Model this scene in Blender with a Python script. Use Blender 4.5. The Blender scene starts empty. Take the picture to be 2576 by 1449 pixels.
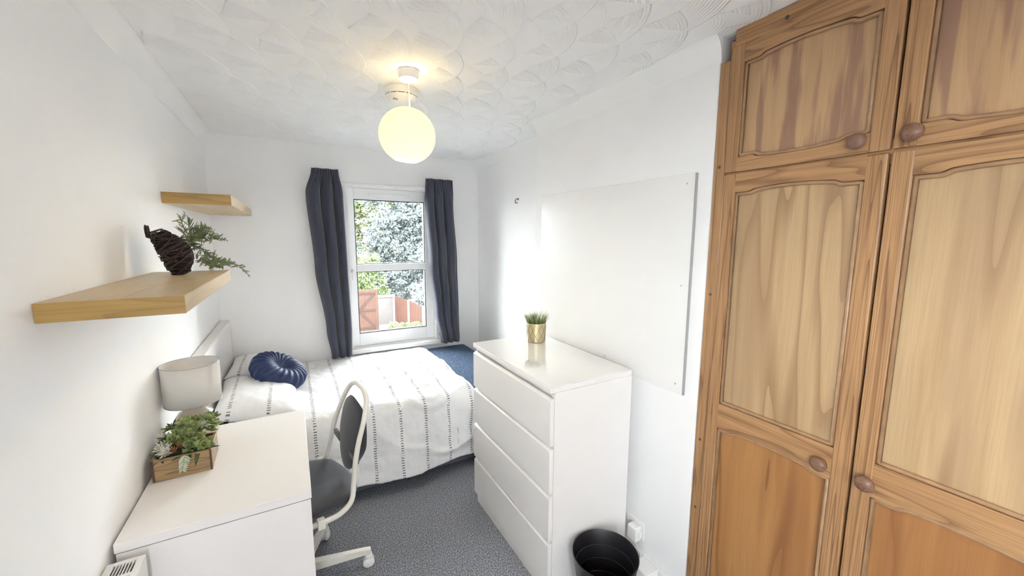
import bpy, bmesh, math, random
from mathutils import Vector, Matrix, noise
from mathutils import Euler
R = math.radians
S = bpy.context.scene
C = S.collection
random.seed(7)

# ------------------------------------------------------------------ camera, sky, exposure
CAM_H = 1.617
def cam_axes(yaw, p, r):
    f = Vector((math.sin(yaw)*math.cos(p), math.cos(yaw)*math.cos(p), -math.sin(p)))
    rt = Vector((math.cos(yaw), -math.sin(yaw), 0)); up = rt.cross(f)
    return math.cos(r)*rt + math.sin(r)*up, -math.sin(r)*rt + math.cos(r)*up, f
cr, cu, cf = cam_axes(R(29.442), R(7.393), R(0.26))
cam = bpy.data.cameras.new('camera'); cam.sensor_width = 36.0; cam.lens = 36.0*983.65/2576
cam.clip_start = 0.02; cam.clip_end = 300
cam_o = bpy.data.objects.new('camera', cam); C.objects.link(cam_o)
m = Matrix.Identity(4)
for i in range(3):
    m[i][0] = cr[i]; m[i][1] = cu[i]; m[i][2] = -cf[i]
m[2][3] = CAM_H
cam_o.matrix_world = m
S.camera = cam_o

SKY_STRENGTH = 4.5
w = bpy.data.worlds.new('overcast_sky'); S.world = w; w.use_nodes = True
bg = w.node_tree.nodes['Background']
# overcast sky: luminance rises gently from the horizon to the zenith
_t = w.node_tree; _c = _t.nodes.new('ShaderNodeTexCoord'); _s = _t.nodes.new('ShaderNodeSeparateXYZ'); _m = _t.nodes.new('ShaderNodeMapRange')
_t.links.new(_c.outputs['Generated'], _s.inputs[0]); _t.links.new(_s.outputs[2], _m.inputs[0])
_m.inputs[1].default_value = 0; _m.inputs[2].default_value = 1; _m.inputs[3].default_value = SKY_STRENGTH; _m.inputs[4].default_value = SKY_STRENGTH*1.1
_t.links.new(_m.outputs[0], bg.inputs[1]); bg.inputs[0].default_value = (0.965, 0.985, 1.0, 1)
S.view_settings.view_transform = 'Standard'; S.view_settings.look = 'None'
S.view_settings.exposure = 2.74; S.view_settings.gamma = 1.0; S.view_settings.use_curve_mapping = False
S.cycles.max_bounces = 14; S.cycles.diffuse_bounces = 9; S.cycles.transmission_bounces = 8; S.cycles.transparent_max_bounces = 12

# ------------------------------------------------------------------ materials
class NT:
    def __init__(self, name):
        self.m = bpy.data.materials.new(name); self.m.use_nodes = True
        self.t = self.m.node_tree; self.b = self.t.nodes['Principled BSDF']; self.out = self.t.nodes['Material Output']
    def n(self, typ, **kw):
        o = self.t.nodes.new(typ)
        for k, v in kw.items():
            if k.startswith('i_'):
                key = k[2:].replace('_', ' ')
                o.inputs[int(key) if key.isdigit() else key].default_value = v
            else: setattr(o, k, v)
        return o
    def l(self, a, b): self.t.links.new(a, b)
    def coord(self, scale=(1,1,1), kind='Object', loc=None):
        c = self.n('ShaderNodeTexCoord'); mp = self.n('ShaderNodeMapping'); mp.inputs['Scale'].default_value = scale
        self.l(c.outputs[kind], mp.inputs['Vector'])
        if loc is not None: self.l(loc, mp.inputs['Location'])
        return mp.outputs[0]
    def math(self, op, a, b=None, c=None):
        o = self.n('ShaderNodeMath', operation=op)
        for i, v in enumerate((a, b, c)):
            if v is None: continue
            if isinstance(v, (int, float)): o.inputs[i].default_value = v
            else: self.l(v, o.inputs[i])
        return o.outputs[0]
    def ramp(self, fac, stops, interp='LINEAR'):
        r = self.n('ShaderNodeValToRGB'); r.color_ramp.interpolation = interp
        e = r.color_ramp.elements
        while len(e) < len(stops): e.new(0.5)
        for k, (p, c) in enumerate(stops): e[k].position = p; e[k].color = (*c, 1)
        self.l(fac, r.inputs[0]); return r.outputs[0]
    def mix(self, fac, a, b, mode='MIX'):
        o = self.n('ShaderNodeMix', data_type='RGBA', blend_type=mode)
        for i, v in ((0, fac), (6, a), (7, b)):
            if isinstance(v, (int, float)): o.inputs[i].default_value = v
            elif isinstance(v, tuple): o.inputs[i].default_value = (*v, 1)
            else: self.l(v, o.inputs[i])
        return o.outputs[2]
    def noise(self, vec, scale, detail=3, rough=.5):
        o = self.n('ShaderNodeTexNoise'); o.inputs['Scale'].default_value = scale; o.inputs['Detail'].default_value = detail; o.inputs['Roughness'].default_value = rough
        self.l(vec, o.inputs['Vector']); return o.outputs[0]
    def bump(self, h, strength=.2, dist=.002):
        o = self.n('ShaderNodeBump'); o.inputs['Strength'].default_value = strength; o.inputs['Distance'].default_value = dist
        self.l(h, o.inputs['Height']); self.l(o.outputs[0], self.b.inputs['Normal'])
    def set(self, col=None, rough=.6, metal=0, spec=None, sheen=None):
        if col is not None:
            if isinstance(col, tuple): self.b.inputs['Base Color'].default_value = (*col, 1)
            else: self.l(col, self.b.inputs['Base Color'])
        self.b.inputs['Roughness'].default_value = rough; self.b.inputs['Metallic'].default_value = metal
        if spec is not None: self.b.inputs['Specular IOR Level'].default_value = spec
        if sheen is not None: self.b.inputs['Sheen Weight'].default_value = sheen
        return self

def plain(name, col, rough=.6, metal=0, var=.04, scale=6, bump=0, bscale=200, spec=None, sheen=None):
    t = NT(name); v = t.coord()
    n = t.noise(v, scale, 3)
    c2 = tuple(max(0, c*(1-2*var)) for c in col)
    t.set(t.ramp(n, [(.3, c2), (.7, col)]), rough, metal, spec, sheen)
    if bump: t.bump(t.noise(v, bscale, 2), bump, .001)
    return t.m

def pine(name, axis, light, mid, dark, k=9.0, sc=(7, 1.0), patch=0.0, line=1.0, fibre=.55, fine=60, patch_col=(.25, .125, .095), patch_sc=(9, .9)):
    """pine: soft streaks and growth-ring lines from noise stretched along the grain axis, plus fine fibre"""
    t = NT(name); ai = 'xyz'.index(axis)
    oi = t.n('ShaderNodeObjectInfo'); mul = t.n('ShaderNodeVectorMath', operation='SCALE'); cx = t.n('ShaderNodeCombineXYZ')
    for i in range(3): t.l(oi.outputs['Random'], cx.inputs[i])
    t.l(cx.outputs[0], mul.inputs[0]); mul.inputs['Scale'].default_value = 37.0
    def co(cross, along):
        q = [cross]*3; q[ai] = along; return t.coord(tuple(q), loc=mul.outputs[0])
    n = t.noise(co(*sc), 1.0, 2, .45)
    ring = t.math('FRACT', t.math('MULTIPLY', n, k))
    lines = t.ramp(ring, [(0.0, (.35,)*3), (.10, (0, 0, 0)), (.70, (0, 0, 0)), (.93, (.75,)*3), (1.0, (1, 1, 1))])
    streak = t.noise(co(fine, 1.1), 1.0, 4, .6)
    col = t.ramp(streak, [(.30, mid), (.52, light), (.75, tuple(min(1, c*1.08) for c in light))])
    broad = t.noise(co(4, .7), 1.0, 2)
    col = t.mix(t.math('MULTIPLY', broad, .45), col, mid)
    ls = t.n('ShaderNodeSeparateColor'); t.l(lines, ls.inputs[0])
    col = t.mix(t.math('MULTIPLY', ls.outputs[0], line), col, dark)
    fib = t.noise(co(260, 6), 1.0, 2)
    col = t.mix(t.math('MULTIPLY', t.math('MAXIMUM', t.math('SUBTRACT', fib, .42), 0.0), fibre*2), col, tuple(c*.55 for c in mid))
    if patch:
        p = t.noise(co(*patch_sc), 1.0, 3, .55)
        mr = t.n('ShaderNodeMapRange'); mr.inputs[1].default_value = .47; mr.inputs[2].default_value = .56; t.l(p, mr.inputs[0])
        col = t.mix(t.math('MULTIPLY', mr.outputs[0], patch), col, patch_col)
    t.set(col, .38, spec=.4); t.bump(fib, .12, .001)
    return t.m

M = {}
M['wall'] = plain('painted_plaster_wall', (.885, .882, .884), .85, var=.012, scale=2.5, bump=.08, bscale=60)
M['ceiling'] = plain('white_ceiling_paint', (.895, .893, .893), .85, var=.01)
def fan_mat():
    t = NT('combed_plaster'); co = t.n('ShaderNodeTexCoord'); sx = t.n('ShaderNodeSeparateXYZ'); t.l(co.outputs['Object'], sx.inputs[0])
    r = t.math('SQRT', t.math('ADD', t.math('MULTIPLY', sx.outputs[0], sx.outputs[0]), t.math('MULTIPLY', sx.outputs[1], sx.outputs[1])))
    ang = t.math('ARCTAN2', sx.outputs[1], sx.outputs[0])
    wv = t.math('SINE', t.math('MULTIPLY', r, 2*math.pi/.0115))
    mask = t.n('ShaderNodeMapRange'); mask.inputs[1].default_value = .35; mask.inputs[2].default_value = -.45; t.l(ang, mask.inputs[0])
    mask.clamp = True
    m2 = t.n('ShaderNodeMapRange'); m2.inputs[1].default_value = .10; m2.inputs[2].default_value = .2; t.l(r, m2.inputs[0])
    h = t.math('MULTIPLY', wv, t.math('ADD', t.math('MULTIPLY', mask.outputs[0], m2.outputs[0]), .03))
    t.set((.895, .893, .893), .85); t.bump(h, .55, .0022)
    return t.m
M['fan'] = fan_mat()
def carpet():
    t = NT('speckled_carpet'); v = t.coord()
    a = t.noise(v, 170, 2, .6); b = t.noise(v, 9, 3); c = t.noise(v, 420, 1)
    col = t.ramp(a, [(.34, (.09, .10, .125)), (.48, (.24, .258, .295)), (.56, (.40, .41, .43)), (.68, (.66, .65, .63))])
    hue = t.noise(v, 95, 1); col = t.mix(t.math('MULTIPLY', t.math('GREATER_THAN', hue, .58), .35), col, (.17, .19, .33))
    col = t.mix(t.math('MULTIPLY', b, .12), col, (.08, .08, .09))
    t.set(col, .95, spec=.1); t.bump(t.math('ADD', a, c), .7, .004)
    return t.m
M['carpet'] = carpet()
M['white_lam'] = plain('white_laminate', (.83, .805, .79), .42, var=.01)
M['white_gloss'] = plain('white_gloss_top', (.80, .80, .78), .04, var=.005, spec=.9)
M['white_gloss'].node_tree.nodes['Principled BSDF'].inputs['Coat Weight'].default_value = 1.0
M['white_paint'] = plain('white_gloss_paint', (.84, .83, .82), .3, var=.01)
M['upvc'] = plain('white_upvc', (.86, .865, .87), .25, var=.005)
M['gasket'] = plain('black_gasket', (.03, .03, .035), .6)
M['board'] = plain('white_board_face', (.81, .80, .79), .3, var=.006)
M['board_edge'] = plain('grey_board_edge', (.42, .41, .41), .4, metal=.4)
M['metal'] = plain('bright_metal', (.55, .54, .52), .3, metal=.9)
M['screw'] = plain('dark_screw_metal', (.10, .09, .08), .5, metal=.3)
M['plastic'] = plain('white_plastic', (.85, .84, .82), .35, var=.01)
M['cream'] = plain('cream_powder_coat', (.80, .775, .71), .3, var=.01)
M['chair_fabric'] = plain('charcoal_seat_fabric', (.045, .048, .058), .9, var=.12, scale=300, bump=.3, bscale=700, sheen=.3)
M['black_bin'] = plain('black_bin_plastic', (.012, .011, .014), .38, var=.1)
M['bin_line'] = plain('grey_bin_ring', (.07, .065, .08), .4)
M['slot'] = plain('slot_shade', (.03, .025, .03), .8)
M['castor'] = plain('castor_black', (.03, .03, .03), .5)
M['divan'] = plain('dark_divan_fabric', (.10, .105, .12), .9, var=.1, scale=200, bump=.2)
def curtain_mat():
    t = NT('charcoal_curtain_cloth'); v = t.coord((1, 1, 1))
    n = t.noise(v, 900, 1); n2 = t.noise(v, 3, 2)
    col = t.mix(n2, (.036, .043, .070), (.056, .058, .080))
    t.set(col, .9, sheen=.25); t.bump(n, .2, .001); return t.m
M['curtain'] = curtain_mat()
def blue_mattress():
    t = NT('mottled_blue_fabric'); v = t.coord((1, .35, 1))
    n = t.noise(v, 110, 3, .7)
    t.set(t.ramp(n, [(.3, (.018, .035, .075)), (.52, (.04, .075, .14)), (.62, (.09, .14, .22)), (.75, (.28, .34, .42))]), .9)
    t.bump(n, .3, .001); return t.m
M['blue'] = blue_mattress()
M['velvet'] = NT('navy_velvet').set((.006, .019, .080), .5, sheen=.15).m
M['velvet'].node_tree.nodes['Principled BSDF'].inputs['Sheen Tint'].default_value = (.12, .25, .6, 1)
def _velvet():
    t = M['velvet'].node_tree; n = t.nodes.new('ShaderNodeTexNoise'); n.inputs['Scale'].default_value = 500
    b = t.nodes.new('ShaderNodeBump'); b.inputs['Strength'].default_value = .15; b.inputs['Distance'].default_value = .001
    t.links.new(n.outputs[0], b.inputs['Height']); t.links.new(b.outputs[0], t.nodes['Principled BSDF'].inputs['Normal'])
_velvet()
def stripe_cloth(name, off, sp=.16):
    """white cotton with woven ladder stripes; UV: u = metres across the stripes, v = metres along them"""
    t = NT(name); co = t.n('ShaderNodeTexCoord'); sx = t.n('ShaderNodeSeparateXYZ'); t.l(co.outputs['UV'], sx.inputs[0])
    v = t.coord(); wob = t.math('MULTIPLY', t.math('SUBTRACT', t.noise(v, 14, 2), .5), .012)
    u = t.math('ADD', t.math('ADD', sx.outputs[0], wob), 10.0*sp - off + sp/2)
    d = t.math('ABSOLUTE', t.math('SUBTRACT', t.math('MODULO', u, sp), sp/2))
    line = t.math('LESS_THAN', d, .0085)
    vv = t.math('FRACT', t.math('MULTIPLY', t.math('ADD', sx.outputs[1], 5.0), 1/.0155))
    dash = t.math('LESS_THAN', vv, .42)
    gate = t.math('GREATER_THAN', t.noise(v, 60, 1), .37)
    f = t.math('MULTIPLY', t.math('MULTIPLY', line, dash), t.math('MULTIPLY', gate, .85))
    base = t.ramp(t.noise(v, 5, 3), [(.3, (.74, .735, .74)), (.7, (.80, .795, .795))])
    t.set(t.mix(f, base, (.06, .07, .09)), .9, spec=.2, sheen=.1)
    t.bump(t.math('ADD', t.noise(v, 28, 4, .65), t.math('MULTIPLY', t.noise(v, 600, 1), .12)), .55, .006)
    return t.m
M['duvet'] = stripe_cloth('striped_duvet_cotton', .06)
M['pillow'] = stripe_cloth('striped_pillow_cotton', .05, .18)
L1, D1, K1 = (.46, .262, .125), (.345, .178, .078), (.15, .066, .03)
M['pine_v'] = pine('pine_upright', 'z', L1, D1, K1, 22, (16, .22), line=.85, fibre=.9)
M['bead'] = plain('pine_bead', (.40, .235, .125), .35, var=.12, scale=30)
M['pine_h'] = pine('pine_rail', 'y', L1, D1, K1, 9, (10, .9), line=.7, fibre=.7)
M['pine_panel'] = pine('pine_panel_pale', 'z', (.50, .345, .19), (.43, .28, .145), (.27, .15, .075), 7, (6, .5), line=.8, fibre=.35, fine=26, patch=.45, patch_col=(.34, .215, .125), patch_sc=(7, .7))
M['pine_panel_flame'] = pine('pine_panel_streaked', 'z', (.50, .32, .17), (.42, .25, .125), (.25, .125, .08), 5, (5, .5), line=.3, fibre=.25, fine=20, patch=.85, patch_col=(.275, .15, .10), patch_sc=(19, 1.7))
M['pine_panel_amber'] = pine('pine_panel_amber', 'z', (.43, .215, .078), (.36, .165, .058), (.19, .078, .03), 6, (5, .65), line=.8, fibre=.35, fine=22, patch=.5, patch_col=(.28, .115, .042), patch_sc=(7, .8))
M['knob'] = pine('turned_pine_knob', 'y', (.25, .135, .085), (.19, .095, .06), (.10, .045, .03), 14, (60, 20), fine=200)
M['shelf_wood'] = pine('birch_shelf', 'y', (.60, .45, .26), (.57, .42, .235), (.50, .36, .19), 4, (6, .7))
M['shelf_end'] = pine('birch_shelf_edge', 'x', (.47, .30, .095), (.44, .275, .085), (.36, .21, .06), 4, (20, 1.2))
M['box_wood'] = pine('rustic_box_wood', 'x', (.36, .24, .12), (.29, .18, .085), (.15, .085, .04), 6, (25, 3))
M['box_edge'] = plain('dark_box_edge', (.10, .06, .035), .8)
def shade_paper(name, col, trans, ribs):
    t = NT(name); v = t.coord()
    t.set(col, .9, spec=.05)
    tr = t.n('ShaderNodeBsdfTranslucent'); tr.inputs[0].default_value = (*col, 1)
    mx = t.n('ShaderNodeMixShader'); mx.inputs[0].default_value = trans
    t.l(t.b.outputs[0], mx.inputs[1]); t.l(tr.outputs[0], mx.inputs[2]); t.l(mx.outputs[0], t.out.inputs[0])
    if ribs: t.bump(t.noise(v, 80, 3), .2, .001)
    return t.m
M['paper'] = shade_paper('rice_paper', (.92, .86, .655), .016, True)
M['linen_shade'] = shade_paper('white_lamp_shade_cloth', (.80, .78, .75), .3, True)
M['lamp_base'] = plain('beige_ceramic', (.62, .56, .48), .2, var=.02)
def glass_mat():
    t = NT('window_glass'); gl = t.n('ShaderNodeBsdfGlossy'); gl.inputs['Roughness'].default_value = .02
    tr = t.n('ShaderNodeBsdfTransparent'); tr.inputs[0].default_value = (.95, .97, .97, 1); fr = t.n('ShaderNodeFresnel'); fr.inputs[0].default_value = 1.15
    mx = t.n('ShaderNodeMixShader'); t.l(fr.outputs[0], mx.inputs[0]); t.l(tr.outputs[0], mx.inputs[1]); t.l(gl.outputs[0], mx.inputs[2]); t.l(mx.outputs[0], t.out.inputs[0])
    return t.m
M['glass'] = glass_mat()
M['twig'] = plain('dark_twig', (.075, .046, .036), .65, var=.45, scale=150)
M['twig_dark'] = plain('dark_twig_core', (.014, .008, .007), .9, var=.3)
def leaf_mat(name, a, b, scale=40, rough=.5):
    t = NT(name); v = t.coord(); oi = t.n('ShaderNodeObjectInfo')
    f = t.math('ADD', t.math('MULTIPLY', t.noise(v, scale, 2), .7), t.math('MULTIPLY', oi.outputs['Random'], .4))
    t.set(t.ramp(f, [(.25, a), (.8, b)]), rough); return t.m
M['sprig'] = leaf_mat('conifer_sprig', (.07, .10, .045), (.27, .31, .13))
M['leaf_fresh'] = leaf_mat('fresh_green_leaf', (.15, .20, .06), (.43, .50, .21))
M['leaf_dark'] = leaf_mat('dark_green_leaf', (.025, .04, .018), (.075, .105, .04))
M['leaf_grey'] = leaf_mat('dusty_grey_leaf', (.34, .38, .26), (.56, .60, .46))
M['petal'] = plain('white_petal', (.80, .77, .70), .7, var=.05, scale=60)
M['amber_bud'] = plain('amber_bud', (.36, .19, .07), .7, var=.2, scale=80)
M['soil'] = plain('dark_moss', (.04, .04, .02), .95, var=.3, scale=80, bump=.6)
M['gold'] = plain('champagne_gold', (.60, .50, .30), .36, metal=.55, var=.08, scale=150, bump=.1, bscale=400)
M['gold_line'] = plain('dark_gold_line', (.20, .155, .085), .5, metal=.3)  # darker gold for the diamond lines on the pot
def grass_mat():
    t = NT('artificial_grass'); co = t.n('ShaderNodeTexCoord'); sx = t.n('ShaderNodeSeparateXYZ'); t.l(co.outputs['UV'], sx.inputs[0])
    t.set(t.ramp(sx.outputs[1], [(0, (.05, .07, .03)), (.35, (.16, .22, .07)), (1, (.55, .57, .34))]), .6); return t.m
M['grass'] = grass_mat()
def foliage_mat(name, a, b, c):
    t = NT(name); v = t.coord(); n = t.noise(v, 1.4, 3, .6); n2 = t.noise(v, 9, 2)
    t.set(t.ramp(t.math('ADD', t.math('MULTIPLY', n, .6), t.math('MULTIPLY', n2, .4)), [(.34, a), (.5, b), (.66, c)]), .8, spec=.2)
    return t.m
M['fol_silver'] = foliage_mat('silver_conifer_foliage', (.085, .103, .098), (.13, .152, .15), (.21, .232, .236))
M['fol_yellow'] = foliage_mat('yellow_green_foliage', (.085, .095, .045), (.15, .16, .09), (.24, .25, .16))
M['fol_green'] = foliage_mat('green_foliage', (.05, .075, .03), (.11, .145, .065), (.21, .24, .14))
M['bark'] = plain('tree_bark', (.16, .12, .09), .9, var=.2, bump=.5)
M['fence'] = pine('orange_fence_timber', 'z', (.058, .025, .0155), (.053, .022, .0135), (.043, .017, .010), 8, (8, .6))
M['gate_wood'] = pine('orange_gate_timber', 'z', (.052, .022, .0135), (.046, .019, .011), (.035, .014, .008), 8, (8, .6))
M['gate_brace'] = plain('shaded_orange_timber', (.028, .011, .006), .85, var=.15)  # same timber; shadow along ledges and braces is put into this darker colour
M['concrete'] = plain('pale_concrete', (.115, .112, .11), .9, var=.1, bump=.3)
def brick_mat():
    t = NT('garden_brick'); v = t.coord((1, 1, 1)); b = t.n('ShaderNodeTexBrick')
    b.inputs['Color1'].default_value = (.072, .062, .058, 1); b.inputs['Color2'].default_value = (.085, .075, .071, 1); b.inputs['Mortar'].default_value = (.095, .092, .09, 1)
    b.inputs['Scale'].default_value = 4.4; rot = t.n('ShaderNodeMapping'); rot.inputs['Rotation'].default_value = (R(90), 0, 0)
    t.l(v, rot.inputs[0]); t.l(rot.outputs[0], b.inputs[0]); t.set(b.outputs[0], .9); return t.m
M['brick'] = brick_mat()
M['paving'] = plain('pink_paving', (.066, .057, .054), .9, var=.12, scale=2)
M['grey_ground'] = plain('garden_ground', (.055, .052, .047), .95, var=.15, scale=1)

# ------------------------------------------------------------------ mesh helpers
def bx(bm, x0, x1, y0, y1, z0, z1, bev=0, seg=2):
    vs = [bm.verts.new(p) for p in ((x0,y0,z0),(x1,y0,z0),(x1,y1,z0),(x0,y1,z0),(x0,y0,z1),(x1,y0,z1),(x1,y1,z1),(x0,y1,z1))]
    fs = [bm.faces.new([vs[i] for i in q]) for q in ((0,3,2,1),(4,5,6,7),(0,1,5,4),(1,2,6,5),(2,3,7,6),(3,0,4,7))]
    if bev:
        es = {e for f in fs for e in f.edges}
        bmesh.ops.bevel(bm, geom=list(es), offset=bev, segments=seg, affect='EDGES', profile=.5)
def box(*a, bev=0, seg=2):
    bm = bmesh.new(); bx(bm, *a, bev=bev, seg=seg); return bm
def tube(bm, pts, r, n=8, cap=True, closed=False):
    pts = [Vector(p) for p in pts]; k = len(pts); rs = r if isinstance(r, (list, tuple)) else [r]*k
    prev = None; rings = []
    for i, p in enumerate(pts):
        a = pts[(i-1) % k] if (closed or i) else p; b = pts[(i+1) % k] if (closed or i < k-1) else p
        t = (b-a).normalized()
        if prev is None:
            prev = t.cross(Vector((0,0,1)));
            if prev.length < 1e-3: prev = t.cross(Vector((1,0,0)))
        u = (prev - t*prev.dot(t)).normalized(); prev = u; v = t.cross(u)
        rings.append([bm.verts.new(p + (u*math.cos(2*math.pi*j/n) + v*math.sin(2*math.pi*j/n))*rs[i]) for j in range(n)])
    for i in range(k if closed else k-1):
        A, B = rings[i], rings[(i+1) % k]
        for j in range(n): bm.faces.new((A[j], A[(j+1) % n], B[(j+1) % n], B[j]))
    if cap and not closed:
        bm.faces.new(rings[0][::-1]); bm.faces.new(rings[-1])
def lathe(bm, prof, cx=0, cy=0, n=32, cap0=True, cap1=True):
    rings = [[bm.verts.new((cx+r*math.cos(2*math.pi*j/n), cy+r*math.sin(2*math.pi*j/n), z)) for j in range(n)] for r, z in prof]
    for A, B in zip(rings, rings[1:]):
        for j in range(n): bm.faces.new((A[j], A[(j+1) % n], B[(j+1) % n], B[j]))
    if cap0: bm.faces.new(rings[0][::-1])
    if cap1: bm.faces.new(rings[-1])
def grid(bm, nu, nv, f, uv=None):
    vs = [[bm.verts.new(f(i/nu, j/nv)) for j in range(nv+1)] for i in range(nu+1)]
    lay = bm.loops.layers.uv.verify() if uv else None
    for i in range(nu):
        for j in range(nv):
            fc = bm.faces.new((vs[i][j], vs[i+1][j], vs[i+1][j+1], vs[i][j+1]))
            if uv:
                for lp, (a, b) in zip(fc.loops, ((i,j),(i+1,j),(i+1,j+1),(i,j+1))): lp[lay].uv = uv(a/nu, b/nv)
    return vs
def catmull(pts, sub=8):
    P = [Vector(p) for p in pts]; out = []
    for i in range(len(P)-1):
        p0, p1, p2, p3 = P[max(i-1,0)], P[i], P[i+1], P[min(i+2,len(P)-1)]
        for s in range(sub):
            t = s/sub
            out.append(.5*((2*p1)+(p2-p0)*t+(2*p0-5*p1+4*p2-p3)*t*t+(3*p1-p0-3*p2+p3)*t**3))
    out.append(P[-1]); return out
def mesh(name, bm, smooth=False):
    bmesh.ops.recalc_face_normals(bm, faces=bm.faces)
    me = bpy.data.meshes.new(name); bm.to_mesh(me); bm.free()
    if smooth:
        for p in me.polygons: p.use_smooth = True
    return me
def obj(name, bm, mat, parent=None, local=False, smooth=False, shift=True):
    """one mesh object; vertices are given in world coordinates unless local"""
    me = bm if isinstance(bm, bpy.types.Mesh) else mesh(name, bm, smooth)
    if mat is not None and not me.materials: me.materials.append(M[mat])
    o = bpy.data.objects.new(name, me); C.objects.link(o)
    if parent:
        o.parent = parent
        if not local:
            off = Vector((0,0,0)); p = parent
            while p: off += p.location; p = p.parent
            o.location = -off
    return o
def smooth_angle(o, ang=35):
    for p in o.data.polygons: p.use_smooth = True
    md = None
    try: o.data.set_sharp_from_angle(angle=R(ang))
    except Exception: pass
    return o
def tag(o, label, cat, group=None):
    o['label'] = label; o['category'] = cat
    if group: o['group'] = group
    return o
def thing(name, label, cat, loc=(0,0,0), rz=0, group=None):
    o = bpy.data.objects.new(name, None); C.objects.link(o); o.location = loc; o.rotation_euler = (0,0,rz); o.empty_display_size = .05
    return tag(o, label, cat, group)
def part_empty(name, parent, loc=(0,0,0)):
    o = bpy.data.objects.new(name, None); C.objects.link(o); o.parent = parent; o.location = loc; o.empty_display_size = .02; return o
def struct(name, bm, mat, label=None, parent=None, smooth=False):
    o = obj(name, bm, mat, parent, smooth=smooth)
    if not parent:
        o['kind'] = 'structure'
        if label: o['label'] = label
    return o

# ------------------------------------------------------------------ room shell
XL, XR, XA, YB, CE, Y0 = -.497, 1.42, 1.64, 3.60, 2.35, -1.6
struct('floor', box(XL-.1, XA+.4, Y0, YB+.2, -.12, 0), 'carpet', 'dark grey speckled carpet across the bedroom floor')
ceiling = struct('ceiling', box(XL-.1, XA+.4, Y0, YB+.2, CE, CE+.1), 'ceiling', 'white ceiling of overlapping combed plaster fans')
W2 = (-1.1, -.2, 1.2, 2.12)    # unseen side window, added to let in sky light: y0, y1, z0, z1
bm = bmesh.new(); bx(bm, XL-.2, XL, W2[1], YB+.2, 0, CE); bx(bm, XL-.2, XL, Y0, W2[0], 0, CE); bx(bm, XL-.2, XL, W2[0], W2[1], 0, W2[2]); bx(bm, XL-.2, XL, W2[0], W2[1], W2[3], CE)
struct('wall_left', bm, 'wall', 'plain white wall behind the desk and shelves')
WX0, WX1, WZ0, WZ1 = .44, 1.19, .635, 2.035
bm = bmesh.new()
bx(bm, XL, WX0, YB, YB+.2, 0, CE); bx(bm, WX1, XA+.1, YB, YB+.2, 0, CE); bx(bm, WX0, WX1, YB, YB+.2, 0, WZ0); bx(bm, WX0, WX1, YB, YB+.2, WZ1, CE)
struct('wall_back', bm, 'wall', 'white wall around the sash window behind the bed')
bm = bmesh.new()
bx(bm, XR, XA+.35, .96, 2.20, 0, CE, bev=.006); bx(bm, XA, XA+.35, 2.195, YB, 0, CE)
struct('wall_right', bm, 'wall', 'white chimney breast wall with a recessed alcove beside the bed')
bm = bmesh.new()
bx(bm, 1.97, 2.05, Y0, .97, 0, CE); bx(bm, XR, 1.98, Y0, -.14, 0, CE)
struct('wall_right', bm, 'wall', 'white wall around the fitted wardrobe')

bm = bmesh.new()   # wall behind the camera; its doorway gap is added to let in sky light
bx(bm, XL-.1, -.35, Y0-.1, Y0, 0, CE); bx(bm, -.15, 2.05, Y0-.1, Y0, 0, CE); bx(bm, -.35, -.15, Y0-.1, Y0, 2.02, CE)
struct('wall_front', bm, 'wall', 'white wall opposite the window with a doorway gap added for sky light')

def coving(name, path_fn, label, n=10, w=.05, h=.092):
    """concave strip; path_fn(offset) -> list of plan points at that offset from the wall"""
    bm = bmesh.new(); prof = []
    for i in range(n+1):
        a = i/n*math.pi/2
        prof.append((w*(1-math.cos(a)), CE-h*(1-math.sin(a)) ))
    prof = [(0, CE-h-.002)] + [(.0015+p[0], p[1]) for p in prof] + [(w+.004, CE-.002), (w+.004, CE+.001)]
    rows = [[bm.verts.new((p.x, p.y, z)) for p in path_fn(o)] for o, z in prof]
    for A, B in zip(rows, rows[1:]):
        for j in range(len(A)-1): bm.faces.new((A[j], A[j+1], B[j+1], B[j]))
    k = len(rows[0])-1
    c0 = [r[0] for r in rows]+[bm.verts.new((path_fn(0)[0].x, path_fn(0)[0].y, CE+.001))]
    c1 = [r[k] for r in rows]+[bm.verts.new((path_fn(0)[k].x, path_fn(0)[k].y, CE+.001))]
    bm.faces.new(c0); bm.faces.new(c1)
    o = struct(name, bm, 'ceiling', label); smooth_angle(o, 40); return o
coving('trim_1', lambda o: [Vector((XL+o, Y0, 0)), Vector((XL+o, YB, 0))], 'white coving along the left wall')
coving('trim_2', lambda o: [Vector((XR-o, .957, 0)), Vector((XR-o, 2.20+o, 0)), Vector((XA-o, 2.20+o, 0)), Vector((XA-o, YB, 0))], 'white coving around the chimney breast and alcove')
# skirtings
struct('baseboard_right', box(XR-.018, XR, .96, 2.2, 0, .09, bev=.006), 'white_paint', 'white skirting board along the chimney breast')
struct('baseboard_left', box(XL, XL+.018, Y0, YB, 0, .09, bev=.006), 'white_paint', 'white skirting board along the left wall')
struct('baseboard_back', box(XL+.02, XA, YB-.018, YB, 0, .09, bev=.006), 'white_paint', 'white skirting board under the window')

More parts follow.
